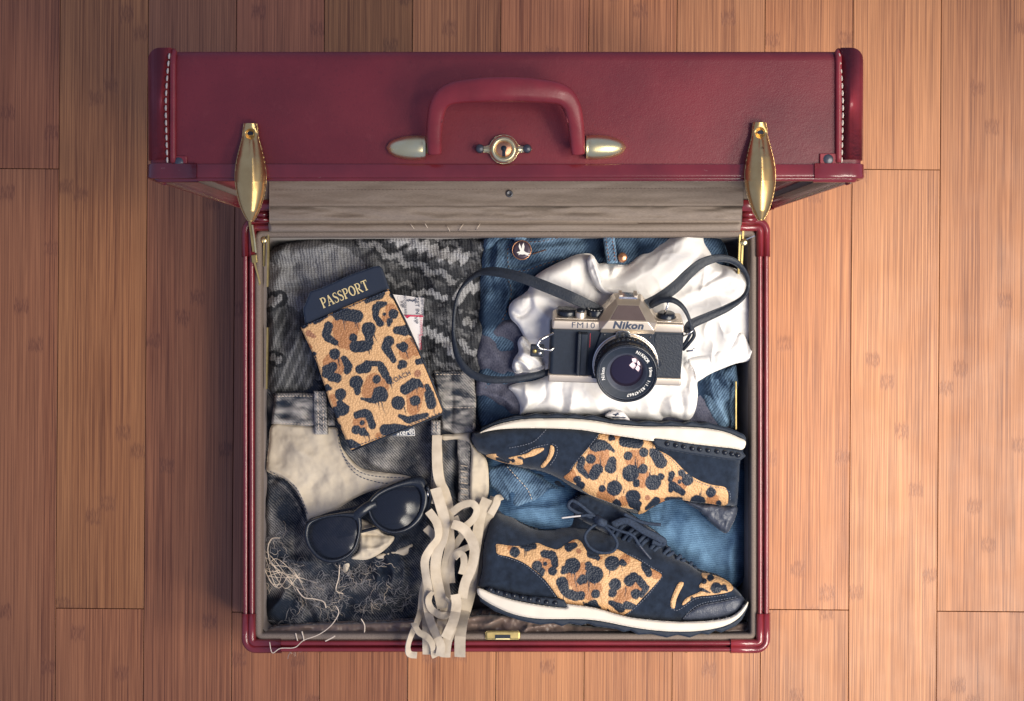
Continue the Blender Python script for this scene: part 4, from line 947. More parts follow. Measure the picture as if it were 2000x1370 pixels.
ribbon([(500, 420), (462, 520), (442, 640), (425, 760), (408, 900), (378, 1010), (358, 1120), (346, 1220), (345, 1320)], 22, .086, [0, 25, 10, -15, 10, 0, -10, 0, 0])
ribbon([(158, 800), (148, 880), (130, 960), (120, 1060), (98, 1130), (62, 1210), (48, 1270), (58, 1305), (100, 1312)], 13, .088, [0, 20, 0, 10, 20, 45, 50, 20, 0])
ribbon([(150, 1000), (158, 1100), (160, 1200), (162, 1305)], 21, .084)
ribbon([(200, 1120), (215, 1210), (205, 1312)], 20, .086); ribbon([(300, 1150), (270, 1240), (262, 1322)], 20, .088)
ribbon([(215, 60), (213, 180), (222, 300), (262, 390), (280, 480), (284, 600), (288, 690), (268, 790), (258, 890), (268, 990), (245, 1110), (218, 1210), (205, 1290), (214, 1318)], 20, .088, [0, 0, 10, 25, 0, -15, 20, 0, -30, -10, 15, 20, 0])
ribbon([(205, 360), (232, 450), (255, 540), (247, 640), (218, 720), (205, 830), (222, 930), (246, 1045)], 22, .093, [0, 20, 0, -20, -10, 15, 0, 0])
ribbon([(165, 490), (213, 560), (220, 640), (175, 705), (146, 770), (150, 850), (166, 950), (158, 1030), (178, 1120), (212, 1200), (236, 1260), (228, 1316)], 17, .095, [0, 15, 40, 30, 0, -25, 0, 20, 0, -15, 10, 0])
ribbon([(190, 950), (165, 990), (180, 1045), (235, 1085), (285, 1075), (290, 1020), (262, 985)], 14, .098, [50, 30, 10, 0, 20, 50, 60])
ribbon([(318, 965), (325, 1030), (306, 1120), (262, 1215)], 20, .102, [10, 0, 0, 5])
ribbon([(82, 1130), (110, 1180), (155, 1205), (185, 1245), (190, 1285)], 13, .100, [40, 30, 10, 30, 50])
ribbon([(300, 500), (350, 462), (410, 447), (440, 480), (425, 530), (380, 575), (330, 600)], 15, .094, [10, 0, 0, 30, 20, 0, 0])
ribbon([(300, 565), (355, 585), (400, 635), (428, 710), (412, 810), (375, 900), (358, 985)], 20, .098, [30, 15, 0, 0, 0, 0, 0])
ribbon([(312, 760), (335, 735), (362, 745), (368, 790), (350, 850)], 14, .100, [40, 10, 0, 10, 30])
ribbon([(588, 415), (560, 418), (552, 450), (520, 510)], 15, .086, [60, 20, 0, 0]); ribbon([(150, 585), (200, 640), (190, 690)], 16, .088, [0, 20, 0])
ribbon([(405, 690), (350, 715), (310, 740), (295, 800), (300, 900)], 13, .088, [20, 10, 0, 0, 0]); ribbon([(390, 595), (350, 640), (318, 690), (290, 740)], 14, .086)
ribbon([(185, 430), (235, 440), (260, 490)], 14, .090, [20, 0, 10]); ribbon([(320, 520), (345, 570), (400, 600)], 10, .088)

# ================================================================ passport in its printed cover
pz = Z5(575, 510, 3.607)
def caps(q, items):
    """signed distance to a union of round-ended strokes (x, y, r, x2, y2, r2)"""
    best = np.full(len(q), 1e9)
    for it in items:
        if len(it) == 3: d = np.hypot(q[:, 0]-it[0], q[:, 1]-it[1])-it[2]
        else:
            d2, c, t = seg_near(q, np.array(it[:2], float), np.array(it[3:5], float)); d = np.sqrt(d2)-(it[2]+(it[5]-it[2])*t)
        best = np.minimum(best, d)
    return best
TAN = np.array([.66, .39, .185]); BRN = np.array([.43, .195, .080]); BLK = np.array([.014, .021, .036]); DOT = np.array([.34, .155, .085])
def print_col(o, black, brown, dots, s):
    def f(X, Y, d):
        q = np.c_[(X-o[0])*s, (Y-o[1])*s]
        q = q+np.c_[6*vnoise(q[:, 0]/18, q[:, 1]/18, 3), 6*vnoise(q[:, 0]/18, q[:, 1]/18, 6)]
        c = np.tile(TAN, (len(q), 1))*(1+.10*fbm(q[:, 0]/90, q[:, 1]/90, 5, 3))[:, None]
        for lst, colr in ((brown, BRN), (dots, DOT), (black, BLK)):
            if not lst: continue
            m = sstep(2.2, -2.2, caps(q, lst))[:, None]; c = c*(1-m)+colr*m
        return c
    return f
def drips(items): return [(x, y, 5, x+dx, y+L, 1.2) for x, y, dx, L in items]
p_black = [(310, 370, 42, 440, 390, 46), (280, 385, 14, 300, 400, 20), (600, 310, 30, 640, 300, 17), (575, 330, 30, 570, 390, 22), (575, 400, 22, 605, 440, 26), (635, 375, 14), (698, 375, 36), (670, 425, 24, 665, 450, 15),
    (240, 458, 32, 225, 520, 33), (235, 540, 30, 290, 575, 22), (522, 480, 52), (520, 520, 30, 530, 580, 28), (415, 540, 30), (430, 605, 44, 510, 600, 38), (720, 490, 28, 780, 490, 40), (800, 470, 30, 820, 520, 12),
    (665, 565, 40, 640, 610, 30), (650, 620, 32, 700, 700, 22), (735, 600, 20, 765, 605, 38), (760, 730, 36, 745, 745, 20), (285, 655, 40), (350, 690, 24, 380, 740, 30), (375, 760, 30, 370, 775, 26), (230, 770, 42, 215, 800, 22),
    (270, 745, 34, 240, 800, 30), (260, 820, 32, 300, 825, 34), (460, 765, 32, 505, 750, 40), (510, 720, 22, 600, 725, 20), (610, 740, 28, 640, 800, 32), (660, 830, 26, 670, 850, 20), (580, 835, 30), (435, 855, 50), (440, 900, 26, 445, 925, 22),
    (870, 710, 22, 900, 705, 25), (140, 655, 18), (150, 680, 8), (235, 895, 30, 250, 898, 16), (325, 940, 42), (335, 1040, 54, 320, 1000, 24), (290, 1050, 26, 300, 1090, 20), (600, 945, 62, 560, 980, 24), (540, 985, 20, 470, 970, 8),
    (840, 865, 40, 780, 905, 40), (870, 860, 30, 905, 885, 10), (730, 1000, 50), (850, 985, 38), (950, 940, 36, 965, 1010, 36), (935, 880, 18, 945, 910, 20), (740, 1090, 12, 800, 1120, 26), (810, 1120, 26, 930, 1085, 18), (440, 1085, 28, 500, 1070, 30),
    (520, 1080, 28, 550, 1160, 28), (435, 1190, 34), (478, 1140, 18), (485, 1205, 32, 510, 1220, 16), (640, 1190, 42, 720, 1180, 34), (740, 1180, 30, 820, 1180, 16), (300, 1170, 30), (400, 1290, 34, 450, 1300, 18), (370, 1270, 14),
    (510, 285, 16, 600, 230, 40), (620, 215, 18, 660, 205, 4), (690, 240, 22, 720, 270, 14), (150, 420, 26, 220, 385, 18), (75, 450, 22, 60, 470, 10), (260, 380, 8)] + drips([(340, 405, 15, 80), (352, 400, 10, 45), (435, 430, 20, 60), (425, 430, 8, 40), (560, 520, 24, 55), (550, 515, 8, 40),
    (525, 620, 8, 45), (540, 610, 4, 30), (780, 630, 25, 55), (310, 690, 10, 55), (610, 990, 30, 85), (590, 995, 8, 50), (570, 990, 8, 30), (865, 880, 0, 50), (775, 1030, 12, 50), (868, 1015, 0, 35), (820, 545, 30, 60), (840, 540, 25, 70), (680, 870, 10, 30), (525, 1230, 10, 60), (490, 1225, 14, 40), (300, 580, 14, 24), (418, 300, 4, 30), (985, 1030, 0, 50)])
p_brown = [(330, 460, 70, 350, 560, 60), (420, 460, 45, 380, 600, 30), (680, 340, 40), (650, 400, 36), (820, 590, 50, 790, 640, 55), (860, 640, 30), (270, 720, 70, 300, 760, 50), (560, 850, 60, 520, 920, 50), (620, 880, 50), (850, 950, 60, 840, 1040, 46), (900, 900, 36), (460, 1140, 50, 480, 1200, 34), (270, 960, 22, 290, 1020, 14), (110, 610, 16, 100, 590, 10), (590, 1230, 22), (380, 1300, 30)]
p_dots = [(100, 510, 22, 140, 535, 12), (868, 795, 26)]
cov_poly = pz([(45, 470), (330, 335), (660, 198), (672, 205), (880, 640), (1052, 1050), (1045, 1075), (840, 1160), (405, 1338), (392, 1325), (250, 1000), (160, 720)])
def cov_h(X, Y, d): return .0925+dome(d, 5, .0024)+.0012*fbm(X/60, Y/60, 3, 2)+.0045*((Y-520)/370.0)*0
cover = thing('passport_cover', 'tan leather passport cover with black and brown leopard spots', 'passport cover', P(720, 720, .085))
cv = relief('front_panel', cov_poly, cov_h, M['print_leather'], cover, 1.25, .0042, print_col((575, 510), p_black, p_brown, p_dots, 3.607), 0)
edge_l = pz([(690, 240), (880, 650), (1030, 1010)])
tube('edge_binding', [P(a, b, .0947) for a, b in pz([(672, 205), (790, 440), (880, 640), (970, 850), (1050, 1052), (1040, 1078), (840, 1160), (620, 1250), (405, 1338)])], .0009, M['black_leather'], cover, 6)
stitches('edge_stitching', edge_l, cv.z, M['dark_thread'], cv.o, 5, 2, .0004); stitches('edge_stitching', pz([(60, 462), (330, 350), (660, 208)]), cv.z, M['dark_thread'], cv.o, 5, 2, .0004); stitches('edge_stitching', pz([(400, 1318), (620, 1235), (1030, 1070)]), cv.z, M['dark_thread'], cv.o, 5, 2, .0004)
text('lettering', 'COACH', .0066, Matrix.Translation(P(782, 738, .0962)) @ Matrix.Rotation(R(26), 4, 'Z'), M['dark_ink'], cv.o, width=.85, sp=1.1)
pp = relief('passport', pz([(60, 340), (110, 215), (190, 190), (400, 95), (560, 38), (600, 35), (620, 55), (672, 200), (330, 345), (100, 445), (75, 440)]), lambda X, Y, d: .0900+dome(d, 3, .0012), M['passport_blue'], None, 1.8, .0040, None, 0)
tag(pp.o, 'navy blue passport booklet sticking out of the leopard cover', 'passport')
ang = math.atan2(-(180-300), (520-190))
pt_ = P(*pz([(355, 232)])[0], .0913)
GL = {'P': (.70, [([(.14, 0), (.14, 1)], [.17, .17]), ([(.14, .965), (.38, .97), (.56, .88), (.60, .73), (.54, .56), (.38, .47), (.14, .47)], [.07, .08, .13, .17, .13, .08, .07]), ([(0, .03), (.32, .03)], [.07, .07]), ([(0, .97), (.14, .97)], [.07, .07])]),
      'A': (.86, [([(.10, 0), (.38, 1)], [.08, .08]), ([(.38, 1), (.72, 0)], [.17, .17]), ([(.2, .34), (.58, .34)], [.07, .07]), ([(-.02, .03), (.24, .03)], [.07, .07]), ([(.54, .03), (.88, .03)], [.07, .07])]),
      'S': (.62, [([(.52, .76), (.48, .93), (.30, .97), (.12, .88), (.10, .72), (.25, .57), (.42, .46), (.52, .29), (.46, .10), (.28, .03), (.10, .08), (.06, .26)], [.05, .07, .08, .12, .15, .17, .17, .15, .12, .08, .07, .05])]),
      'O': (.88, [([(.42+.34*math.cos(t_), .5+.46*math.sin(t_)) for t_ in np.linspace(0, 2*math.pi, 25)], [.07+.11*abs(math.cos(t_)) for t_ in np.linspace(0, 2*math.pi, 25)])]),
      'T': (.76, [([(.38, 0), (.38, .97)], [.17, .17]), ([(.02, .96), (.74, .96)], [.08, .08]), ([(.04, .98), (.04, .76)], [.06, .03]), ([(.72, .98), (.72, .76)], [.06, .03]), ([(.22, .03), (.54, .03)], [.07, .07])])}
GL['R'] = (.84, GL['P'][1]+[([(.36, .47), (.70, .02)], [.14, .17]), ([(.62, .03), (.84, .03)], [.07, .07])])
ang_ = ang+R(2.5); ux = Vector((math.cos(ang_), math.sin(ang_), 0)); uy = Vector((-ux.y, ux.x, 0)); hL = .0098; xpen = 0.0
tot = sum(GL[c][0]+.06 for c in 'PASSPORT')*hL; kx = .0480/tot
for c in 'PASSPORT':
    V = []; F = []
    for si, (pl_, ws_) in enumerate(GL[c][1]):
        p_ = np.array(pl_, float)
        if len(p_) > 2 and c != 'O':
            n_ = len(p_); p_ = smooth(p_, 4, False); ws_ = np.interp(np.linspace(0, 1, len(p_)), np.linspace(0, 1, n_), ws_)
        tn_ = np.gradient(p_, axis=0); tn_ /= np.linalg.norm(tn_, axis=1)[:, None]+1e-9; n0 = len(V)
        for q_, t_, w_ in zip(p_, tn_, ws_):
            for sg_ in (-.5, .5):
                a_, b_ = q_[0]-t_[1]*w_*sg_, q_[1]+t_[0]*w_*sg_
                V.append(tuple(pt_+ux*((xpen+a_*hL)*kx-.0240)+uy*((b_-.5)*hL)+Vector((0, 0, .00012+si*.00002))))
        for k in range(len(p_)-1): F.append((n0+2*k, n0+2*k+1, n0+2*k+3, n0+2*k+2))
    finish('title_letter', V, F, M['gold_foil'], pp.o, False); xpen += (GL[c][0]+.06)*hL
# ticket slipped behind the cover
tk_poly = pz([(690, 235), (915, 262), (910, 390), (884, 650), (850, 640), (700, 300)])
tk = relief('event_ticket', tk_poly, lambda X, Y, d: .0900+.0008*fbm(X/40, Y/40, 2, 2), M['white_paper'], None, 2.4, .0006, None, 0)
tag(tk.o, 'white and grey event ticket tucked behind the right edge of the passport cover', 'ticket')
relief('grey_panel', pz([(722, 250), (912, 266), (908, 384), (775, 378)]), lambda X, Y, d: .0905+0*X, M['grey_paper'], tk.o, 4, .0003, None, 0)
relief('red_stripe', pz([(770, 378), (908, 386), (906, 396), (815, 392), (795, 406), (785, 396)]), lambda X, Y, d: .0910+0*X, M['red_ink'], tk.o, 2, .0003, None, 0)
def tkt(s, zx, zy, size, mat='dark_ink'): text('ticket_lettering', s, size, Matrix.Translation(P(*pz([(zx, zy)])[0], .0914)) @ Matrix.Rotation(R(-87), 4, 'Z'), M[mat], tk.o)
tkt('GET IN', 866, 315, .0053); tkt('VIP', 858, 418, .0050); tkt('VIP', 760, 305, .0050); tkt('$', 838, 280, .0052); tkt('$', 808, 278, .0052); tkt('EVENT CODE', 902, 318, .0030); tkt('SECTION/AISLE', 783, 314, .0030)
tkt('SECTION/AISLE', 893, 452, .0030, 'red_ink'); tkt('ROW/BOX', 885, 572, .0030, 'red_ink')

# ================================================================ sunglasses
sg = thing('sunglasses', 'black cat-eye sunglasses with dark lenses lying on the cream pocket', 'sunglasses', P(715, 1020, .075))
def resamp(p, n):
    p = smooth(p, 6); p = np.r_[p, p[:1]]; L = np.r_[0, np.cumsum(np.sqrt(((p[1:]-p[:-1])**2).sum(1)))]
    t = np.linspace(0, L[-1], n, endpoint=False); return np.c_[np.interp(t, L, p[:, 0]), np.interp(t, L, p[:, 1])]
def rimring(outer, inner, zf_, th):
    n = 72; o_ = resamp(outer, n); c_ = o_.mean(0)
    i_ = resamp(inner, n*3); k = [int(np.argmin(((i_-a)**2).sum(1))) for a in o_]; i_ = i_[k]
    V = []; F = []; prof = [(0, -.9), (0, -.15), (.12, .25), (.32, .5), (.6, .52), (.85, .3), (1.0, 0), (1.0, -.9)]
    for a, b in zip(o_, i_):
        for t, h in prof:
            q = a*(1-t)+b*t; V.append(tuple(P(q[0], q[1], zf_(q[0], q[1])+h*th)))
    m = len(prof)
    for k in range(n):
        l = (k+1) % n
        for j in range(m-1): F.append((k*m+j, l*m+j, l*m+j+1, k*m+j+1))
    return finish('lens_rim', V, F, M['black_plastic'], sg, True)
sgz = lambda x, y: .097-.00005*(x-715)+.00004*(y-1010)
Lo = [(594, 1034), (600, 1020), (622, 1010), (650, 1004), (680, 1000), (702, 1001), (707, 1020), (704, 1046), (696, 1072), (676, 1092), (648, 1101), (620, 1092), (602, 1072), (594, 1052)]
Li = [(604, 1036), (612, 1022), (640, 1012), (672, 1010), (692, 1016), (697, 1034), (694, 1054), (684, 1076), (660, 1089), (634, 1088), (614, 1072), (605, 1054)]
Ro = [(716, 990), (722, 975), (742, 957), (772, 943), (804, 932), (824, 931), (834, 945), (838, 968), (833, 996), (820, 1020), (797, 1038), (768, 1044), (742, 1036), (724, 1016)]
Ri = [(724, 992), (734, 976), (756, 962), (786, 952), (810, 951), (821, 964), (822, 986), (813, 1008), (795, 1027), (770, 1035), (748, 1028), (731, 1012)]
rimring(Lo, Li, sgz, .005); rimring(Ro, Ri, sgz, .005)
for pl in (Li, Ri):
    cx = sum(a for a, b in pl)/len(pl); cy = sum(b for a, b in pl)/len(pl)
    relief('lens', pl, lambda X, Y, d, cx=cx, cy=cy: (X-cx)*(.00007 if cx < 715 else -.00001)+sgz(X, Y)-.0030+.0060*(1-((X-cx)/60)**2-((Y-cy)/60)**2), M['sunglass_lens'], sg, 2.0, .0, None, 5)
tube('bridge', [P(a, b, sgz(a, b)+c) for a, b, c in smooth([(692, 1012, -.001), (700, 1004, .001), (710, 996, .002), (722, 988, .001), (732, 984, -.001)], 5, False)], .0048, M['black_plastic'], sg, 10, ry=.0032)
for a_ in ([(600, 1022, .090), (640, 1004, .082), (700, 990, .080), (780, 968, .078)], [(834, 950, .094), (841, 975, .088), (820, 1010, .080), (740, 1030, .078), (660, 1050, .077)]):
    pth = smooth(a_, 6, False); sweep('temple_arm', [P(*p) for p in pth], [(-.0012, -.004), (.0012, -.004), (.0012, .004), (-.0012, .004)], M['black_plastic'], sg)
for hx_, hy_ in ((601, 1060), (835, 965)):
    tube('hinge_pin', [P(hx_, hy_-5, .0995), P(hx_+1, hy_+5, .0995)], .0006, M['chrome'], sg, 6)
# ================================================================ sneakers, both lying on their sides
def shoe(root, o, s, flip, upper, midsole, outsole, panel, p_bl, p_br, p_dt, toe_strip, toe_panel, t_bl, toecap, heel, studs, seams, sole_line, zb):
    z_ = Z5(o[0], o[1], s); sl_ = np.array(z_(sole_line))
    def hz(X, Y, d, off=0.0):
        dd, t = pl_dist(np.c_[X, Y], sl_)                        # fullest near the sole, falling away to the laces
        side = .034*np.sqrt(np.clip(1-(np.clip(dd-18, 0, 200)/150.0)**2, 0, 1))-.034
        return zb+.030+side+dome(d, 24, .012)-.012+.0016*fbm(X/38, Y/38, 7, 3)+off
    up_poly = z_(upper); upn = smooth(up_poly, 4)
    def inner(X, Y): return psdf(np.c_[X, Y], upn)[0]
    body = relief('upper', up_poly, lambda X, Y, d: hz(X, Y, d), M['black_suede'], root, 2.2, .035)
    def on(off, r=4, h=.0012):
        return lambda X, Y, d: hz(X, Y, np.maximum(inner(X, Y), 0), off-h)+dome(d, r, h)
    pn = relief('printed_panel', z_(panel), on(.0016), M['print_leather'], root, 1.4, .003, print_col(o, p_bl, p_br, p_dt, s), 3)
    relief('toe_trim', z_(toe_strip), on(.0016, 3), M['print_leather'], root, 1.4, .003, print_col(o, [], [], [], s), 3)
    relief('toe_panel', z_(toe_panel), on(.0016, 3), M['print_leather'], root, 1.4, .003, print_col(o, t_bl, [], [], s), 3)
    if toecap: relief('toe_cap', z_(toecap), on(.0030, 8, .002), M['grey_leather'], root, 1.8, .004)
    ms = relief('midsole', z_(midsole), lambda X, Y, d: zb+.0335+dome(d, 6, .0035)+.0006*fbm(X/30, Y/30, 4, 2), M['sole_rubber'], root, 1.6, .060, None, 3)
    os_ = relief('outsole', z_(outsole), lambda X, Y, d: zb+.0290+dome(d, 4, .003), M['black_rubber'], root, 1.8, .060, None, 0)
    hs = relief('heel_strip', z_(heel), lambda X, Y, d: zb+.0325+dome(d, 4, .0030), M['black_rubber'], root, 1.6, .012, None, 2)
    for q in z_(studs):
        lathe('stud', [(.0026, -.001), (.0025, .0006), (.0019, .0018), (.0010, .0024), (.0001, .0026)], Matrix.Translation(P(q[0], q[1], hs.z(*q))), M['black_plastic'], hs.o, 12)
    for sm_ in seams: stitches('seam_stitching', z_(sm_), lambda x, y: max(body.z(x, y), pn.z(x, y)-.0012 if False else body.z(x, y))+.0018, M['cream_thread'] if False else M['seam_thread'], body.o, 3.2, 2.2, .00032)
    return body, hz, z_
simple('seam_thread', (.20, .21, .25), .8)
# ---- lower shoe, toe to the right
lo_shoe = thing('sneaker', 'leopard panel sneaker along the front of the case, laces tied in a bow', 'shoe', P(1190, 1130, .02), 'pair of leopard sneakers')
O2 = (910, 970); S2 = 3.571
upper2 = [(195, 85), (230, 80), (300, 122), (380, 180), (470, 222), (560, 236), (660, 222), (730, 180), (740, 110), (722, 60), (760, 10), (830, -15), (900, 0), (1000, 40), (1110, 95), (1250, 190), (1360, 270), (1390, 305), (1385, 340), (1440, 400), (1560, 470), (1650, 530), (1780, 572), (1870, 630), (1925, 690), (1950, 745), (1930, 800), (1850, 850), (1500, 880), (1200, 862), (1000, 815), (860, 785), (690, 770), (400, 715), (200, 680), (95, 640), (92, 590), (112, 500), (120, 350), (150, 220), (175, 110)]
mid2 = [(92, 640), (200, 682), (330, 722), (500, 755), (690, 778), (700, 752), (740, 755), (900, 778), (1095, 833), (1250, 857), (1500, 875), (1750, 862), (1880, 822), (1965, 735), (1955, 780), (1900, 850), (1800, 905), (1650, 935), (1500, 943), (1330, 935), (1150, 910), (950, 870), (800, 855), (640, 855), (480, 850), (330, 820), (200, 765), (110, 710), (80, 672)]
out2 = [(85, 680), (300, 800), (480, 845), (640, 850), (800, 850), (950, 865), (1150, 905), (1330, 930), (1500, 938), (1650, 930), (1800, 900), (1900, 845), (1965, 740), (1968, 770), (1925, 860), (1880, 905), (1780, 950), (1740, 935), (1690, 965), (1640, 955), (1560, 985), (1480, 965), (1400, 985), (1290, 960), (1200, 965), (1150, 935), (1100, 945), (1050, 925), (900, 905), (850, 885), (800, 900), (720, 885), (670, 905), (610, 885), (520, 895), (440, 880), (360, 860), (200, 800), (100, 730)]
pan2 = [(215, 332), (290, 342), (370, 347), (430, 337), (500, 325), (560, 350), (640, 370), (700, 332), (760, 300), (800, 312), (830, 360), (860, 400), (930, 407), (1000, 400), (1050, 368), (1130, 410), (1200, 445), (1290, 500), (1365, 545), (1340, 592), (1250, 690), (1092, 834), (900, 795), (695, 755), (640, 700), (560, 590), (470, 510), (390, 455), (300, 420), (222, 402), (212, 365)]
b2 = [(340, 388, 38), (430, 350, 34, 470, 345, 24), (390, 350, 14), (545, 400, 28, 600, 410, 32), (615, 430, 26, 620, 480, 24), (605, 520, 32), (495, 485, 38), (525, 525, 30, 530, 545, 16), (552, 470, 16), (720, 355, 34, 760, 340, 22), (742, 482, 56), (690, 515, 34, 680, 525, 22),
      (895, 545, 62), (855, 480, 28, 850, 500, 20), (815, 580, 38, 800, 590, 28), (670, 600, 42, 690, 660, 34), (720, 680, 36, 760, 695, 36), (800, 692, 34), (905, 680, 33), (890, 770, 50, 920, 785, 24), (840, 755, 16), (1020, 465, 54), (1090, 460, 24, 1105, 470, 18), (1040, 615, 44), (1020, 670, 34, 1015, 660, 20),
      (1140, 590, 40, 1170, 560, 34), (1200, 575, 28, 1255, 640, 26), (1250, 650, 24, 1225, 690, 18), (1185, 680, 36), (1250, 480, 32, 1275, 540, 24), (1010, 740, 18, 1080, 780, 34), (1120, 760, 30, 1170, 770, 22), (990, 800, 16), (880, 400, 38, 920, 430, 18)] + drips([(410, 370, 0, 55), (420, 375, 0, 35), (510, 550, 2, 20), (755, 530, 20, 130), (735, 530, 4, 30), (858, 590, -4, 80), (900, 600, 0, 30), (1005, 515, -8, 45), (1085, 490, 4, 30), (1115, 640, -4, 60), (680, 690, 0, 30), (710, 700, 4, 30), (820, 740, 10, 40)])
br2 = [(570, 470, 55), (520, 450, 20), (820, 500, 40, 750, 560, 50), (900, 640, 50, 790, 650, 50), (860, 690, 36), (740, 590, 36), (1100, 690, 50, 1180, 640, 46), (1060, 730, 30), (1110, 440, 38), (940, 430, 14), (1330, 540, 40), (720, 320, 40), (310, 360, 22)]
dt2 = [(786, 382, 18)]
strip2 = [(1485, 602), (1520, 605), (1490, 670), (1468, 720), (1455, 780), (1432, 772), (1428, 735), (1450, 670)]
toe2 = [(1650, 532), (1790, 572), (1866, 632), (1830, 668), (1700, 690), (1600, 702), (1525, 755), (1508, 748), (1545, 705), (1640, 660), (1625, 625), (1655, 585)]
tb2 = [(1705, 568, 24), (1745, 640, 40), (1800, 635, 24, 1820, 655, 8), (1660, 590, 24), (1580, 715, 18), (1640, 650, 14, 1700, 670, 6)]
cap2 = [(1510, 866), (1570, 802), (1650, 757), (1780, 732), (1900, 708), (1935, 705), (1945, 765), (1885, 820), (1780, 850), (1650, 870)]
heel2 = [(150, 640), (260, 662), (400, 692), (650, 712), (692, 735), (695, 778), (500, 748), (330, 718), (180, 682), (145, 655)]
stud2 = [(172, 648), (222, 664), (280, 682), (335, 692), (392, 703), (447, 715), (507, 727), (563, 738), (623, 743)]
seam2 = [[(222, 410), (300, 432), (390, 466), (460, 515), (550, 600), (635, 712)], [(1370, 560), (1250, 710), (1105, 840)], [(1120, 400), (1200, 432), (1290, 490), (1370, 535)], [(1430, 780), (1470, 795), (1520, 770), (1600, 715), (1700, 702), (1830, 685)], [(1515, 855), (1570, 790), (1650, 745), (1780, 720), (1900, 698)]]
sole2 = [(80, 700), (330, 770), (640, 815), (1000, 845), (1400, 900), (1700, 890), (1960, 760)]
body2, hz2, z2 = shoe(lo_shoe, O2, S2, 0, upper2, mid2, out2, pan2, b2, br2, dt2, strip2, toe2, tb2, cap2, heel2, stud2, seam2, sole2, .072)
# collar padding and tongue
relief('collar', z2([(195, 86), (230, 82), (300, 122), (380, 180), (470, 222), (560, 238), (660, 224), (700, 240), (640, 330), (560, 345), (480, 320), (380, 335), (280, 330), (230, 250), (200, 150)]), lambda X, Y, d: body2.g.mean()*0+np.array([body2.z(a, b) for a, b in zip(X, Y)])+.001+dome(d, 14, .004), M['black_suede'], lo_shoe, 2.4, .006)
tng = relief('tongue', z2([(722, 62), (760, 12), (830, -14), (900, 0), (1000, 40), (1110, 95), (1250, 190), (1360, 270), (1400, 330), (1460, 410), (1580, 480), (1640, 530), (1560, 560), (1400, 500), (1260, 420), (1080, 330), (900, 220), (780, 150)]),
    H(.071, 12, .010, (), [(20, .004, 4)]), M['black_suede'], lo_shoe, 2.2, .02)
# laces: rows across the eyelets, the knot, two loops and two ends
def lace(pts, r_=.0014, z0=.0, mat='black_leather', root=lo_shoe, zf=None, nm='lace', ry=.0009):
    p_ = smooth(z2([a[:2] for a in pts]), 6, False); zz_ = np.interp(np.linspace(0, 1, len(p_)), np.linspace(0, 1, len(pts)), [a[2] for a in pts])
    return tube(nm, [P(a, b, c) for (a, b), c in zip(p_, zz_)], r_, M[mat], root, 8, ry=ry)
simple('lace_cord', (.022, .034, .060), .75, 0, .3, .5, 700)
for k in range(7):
    cx, cy = 1060+k*78, 190+k*52
    lace([(cx-55, cy+75, .080), (cx, cy+10, .086), (cx+50, cy-40, .083)], .0020, nm='lace', mat='lace_cord', ry=.0016)
    lace([(cx-20, cy+95, .080), (cx+20, cy+30, .0865), (cx+78, cy-10, .083)], .0020, nm='lace', mat='lace_cord', ry=.0016)
lace([(940, 175, .092), (870, 220, .096), (830, 280, .098), (860, 350, .098), (930, 390, .098), (1020, 385, .098), (1055, 330, .098), (1020, 260, .097), (960, 200, .094)], .0014, mat='lace_cord', nm='lace_loop')
lace([(930, 160, .092), (860, 110, .096), (800, 60, .097), (740, 30, .097), (715, 70, .096), (770, 110, .095), (860, 140, .094), (925, 165, .092)], .0016, mat='lace_cord', nm='lace_loop')
lace([(960, 190, .094), (1060, 235, .096), (1160, 270, .097), (1210, 340, .097), (1290, 437, .096)], .0014, mat='lace_cord', nm='lace_end')
lace([(920, 160, .094), (880, 130, .096), (800, 135, .097)], .0014, mat='lace_cord', nm='lace_end')
lace([(800, 135, .097), (735, 142, .097), (668, 150, .097)], .0008, mat='grey_paper', nm='lace_tip'); lace([(1210, 340, .0972), (1250, 390, .0972), (1290, 437, .0965)], .0009, mat='grey_leather', nm='lace_tip')
lace([(1020, 200, .092), (1120, 170, .094), (1240, 240, .095), (1360, 300, .094), (1370, 325, .092), (1300, 310, .092)], .0036, mat='lace_cord', nm='lace_loop')
lace([(1100, 120, .094), (1230, 180, .094), (1360, 198, .094)], .0016, mat='lace_cord', nm='lace_end')
lace([(905, 150, .094), (935, 175, .099), (970, 190, .096)], .0040, mat='lace_cord', nm='lace_knot', ry=.0026)
# ---- upper shoe, sole to the back of the case, toe to the left
up_shoe = thing('sneaker', 'leopard panel sneaker with its white sole against the shirt, toe pointing left', 'shoe', P(1190, 900, .02), 'pair of leopard sneakers')
O1 = (910, 800)
upper1 = [(100, 160), (50, 165), (38, 215), (80, 290), (140, 322), (200, 352), (290, 382), (400, 412), (520, 432), (640, 480), (740, 545), (860, 602), (1000, 662), (1100, 702), (1210, 732), (1290, 692), (1390, 640), (1470, 628), (1560, 645), (1700, 660), (1810, 672), (1885, 675), (1898, 600), (1908, 450), (1915, 350), (1930, 270), (1800, 250), (1500, 215), (1150, 180), (800, 130), (400, 115)]
mid1 = [(95, 166), (200, 112), (380, 72), (560, 64), (730, 65), (900, 80), (1050, 105), (1250, 120), (1450, 120), (1650, 130), (1800, 155), (1900, 195), (1952, 225), (1930, 280), (1850, 270), (1600, 242), (1325, 203), (1312, 222), (1150, 197), (950, 167), (800, 142), (600, 132), (400, 131), (250, 137), (150, 152)]
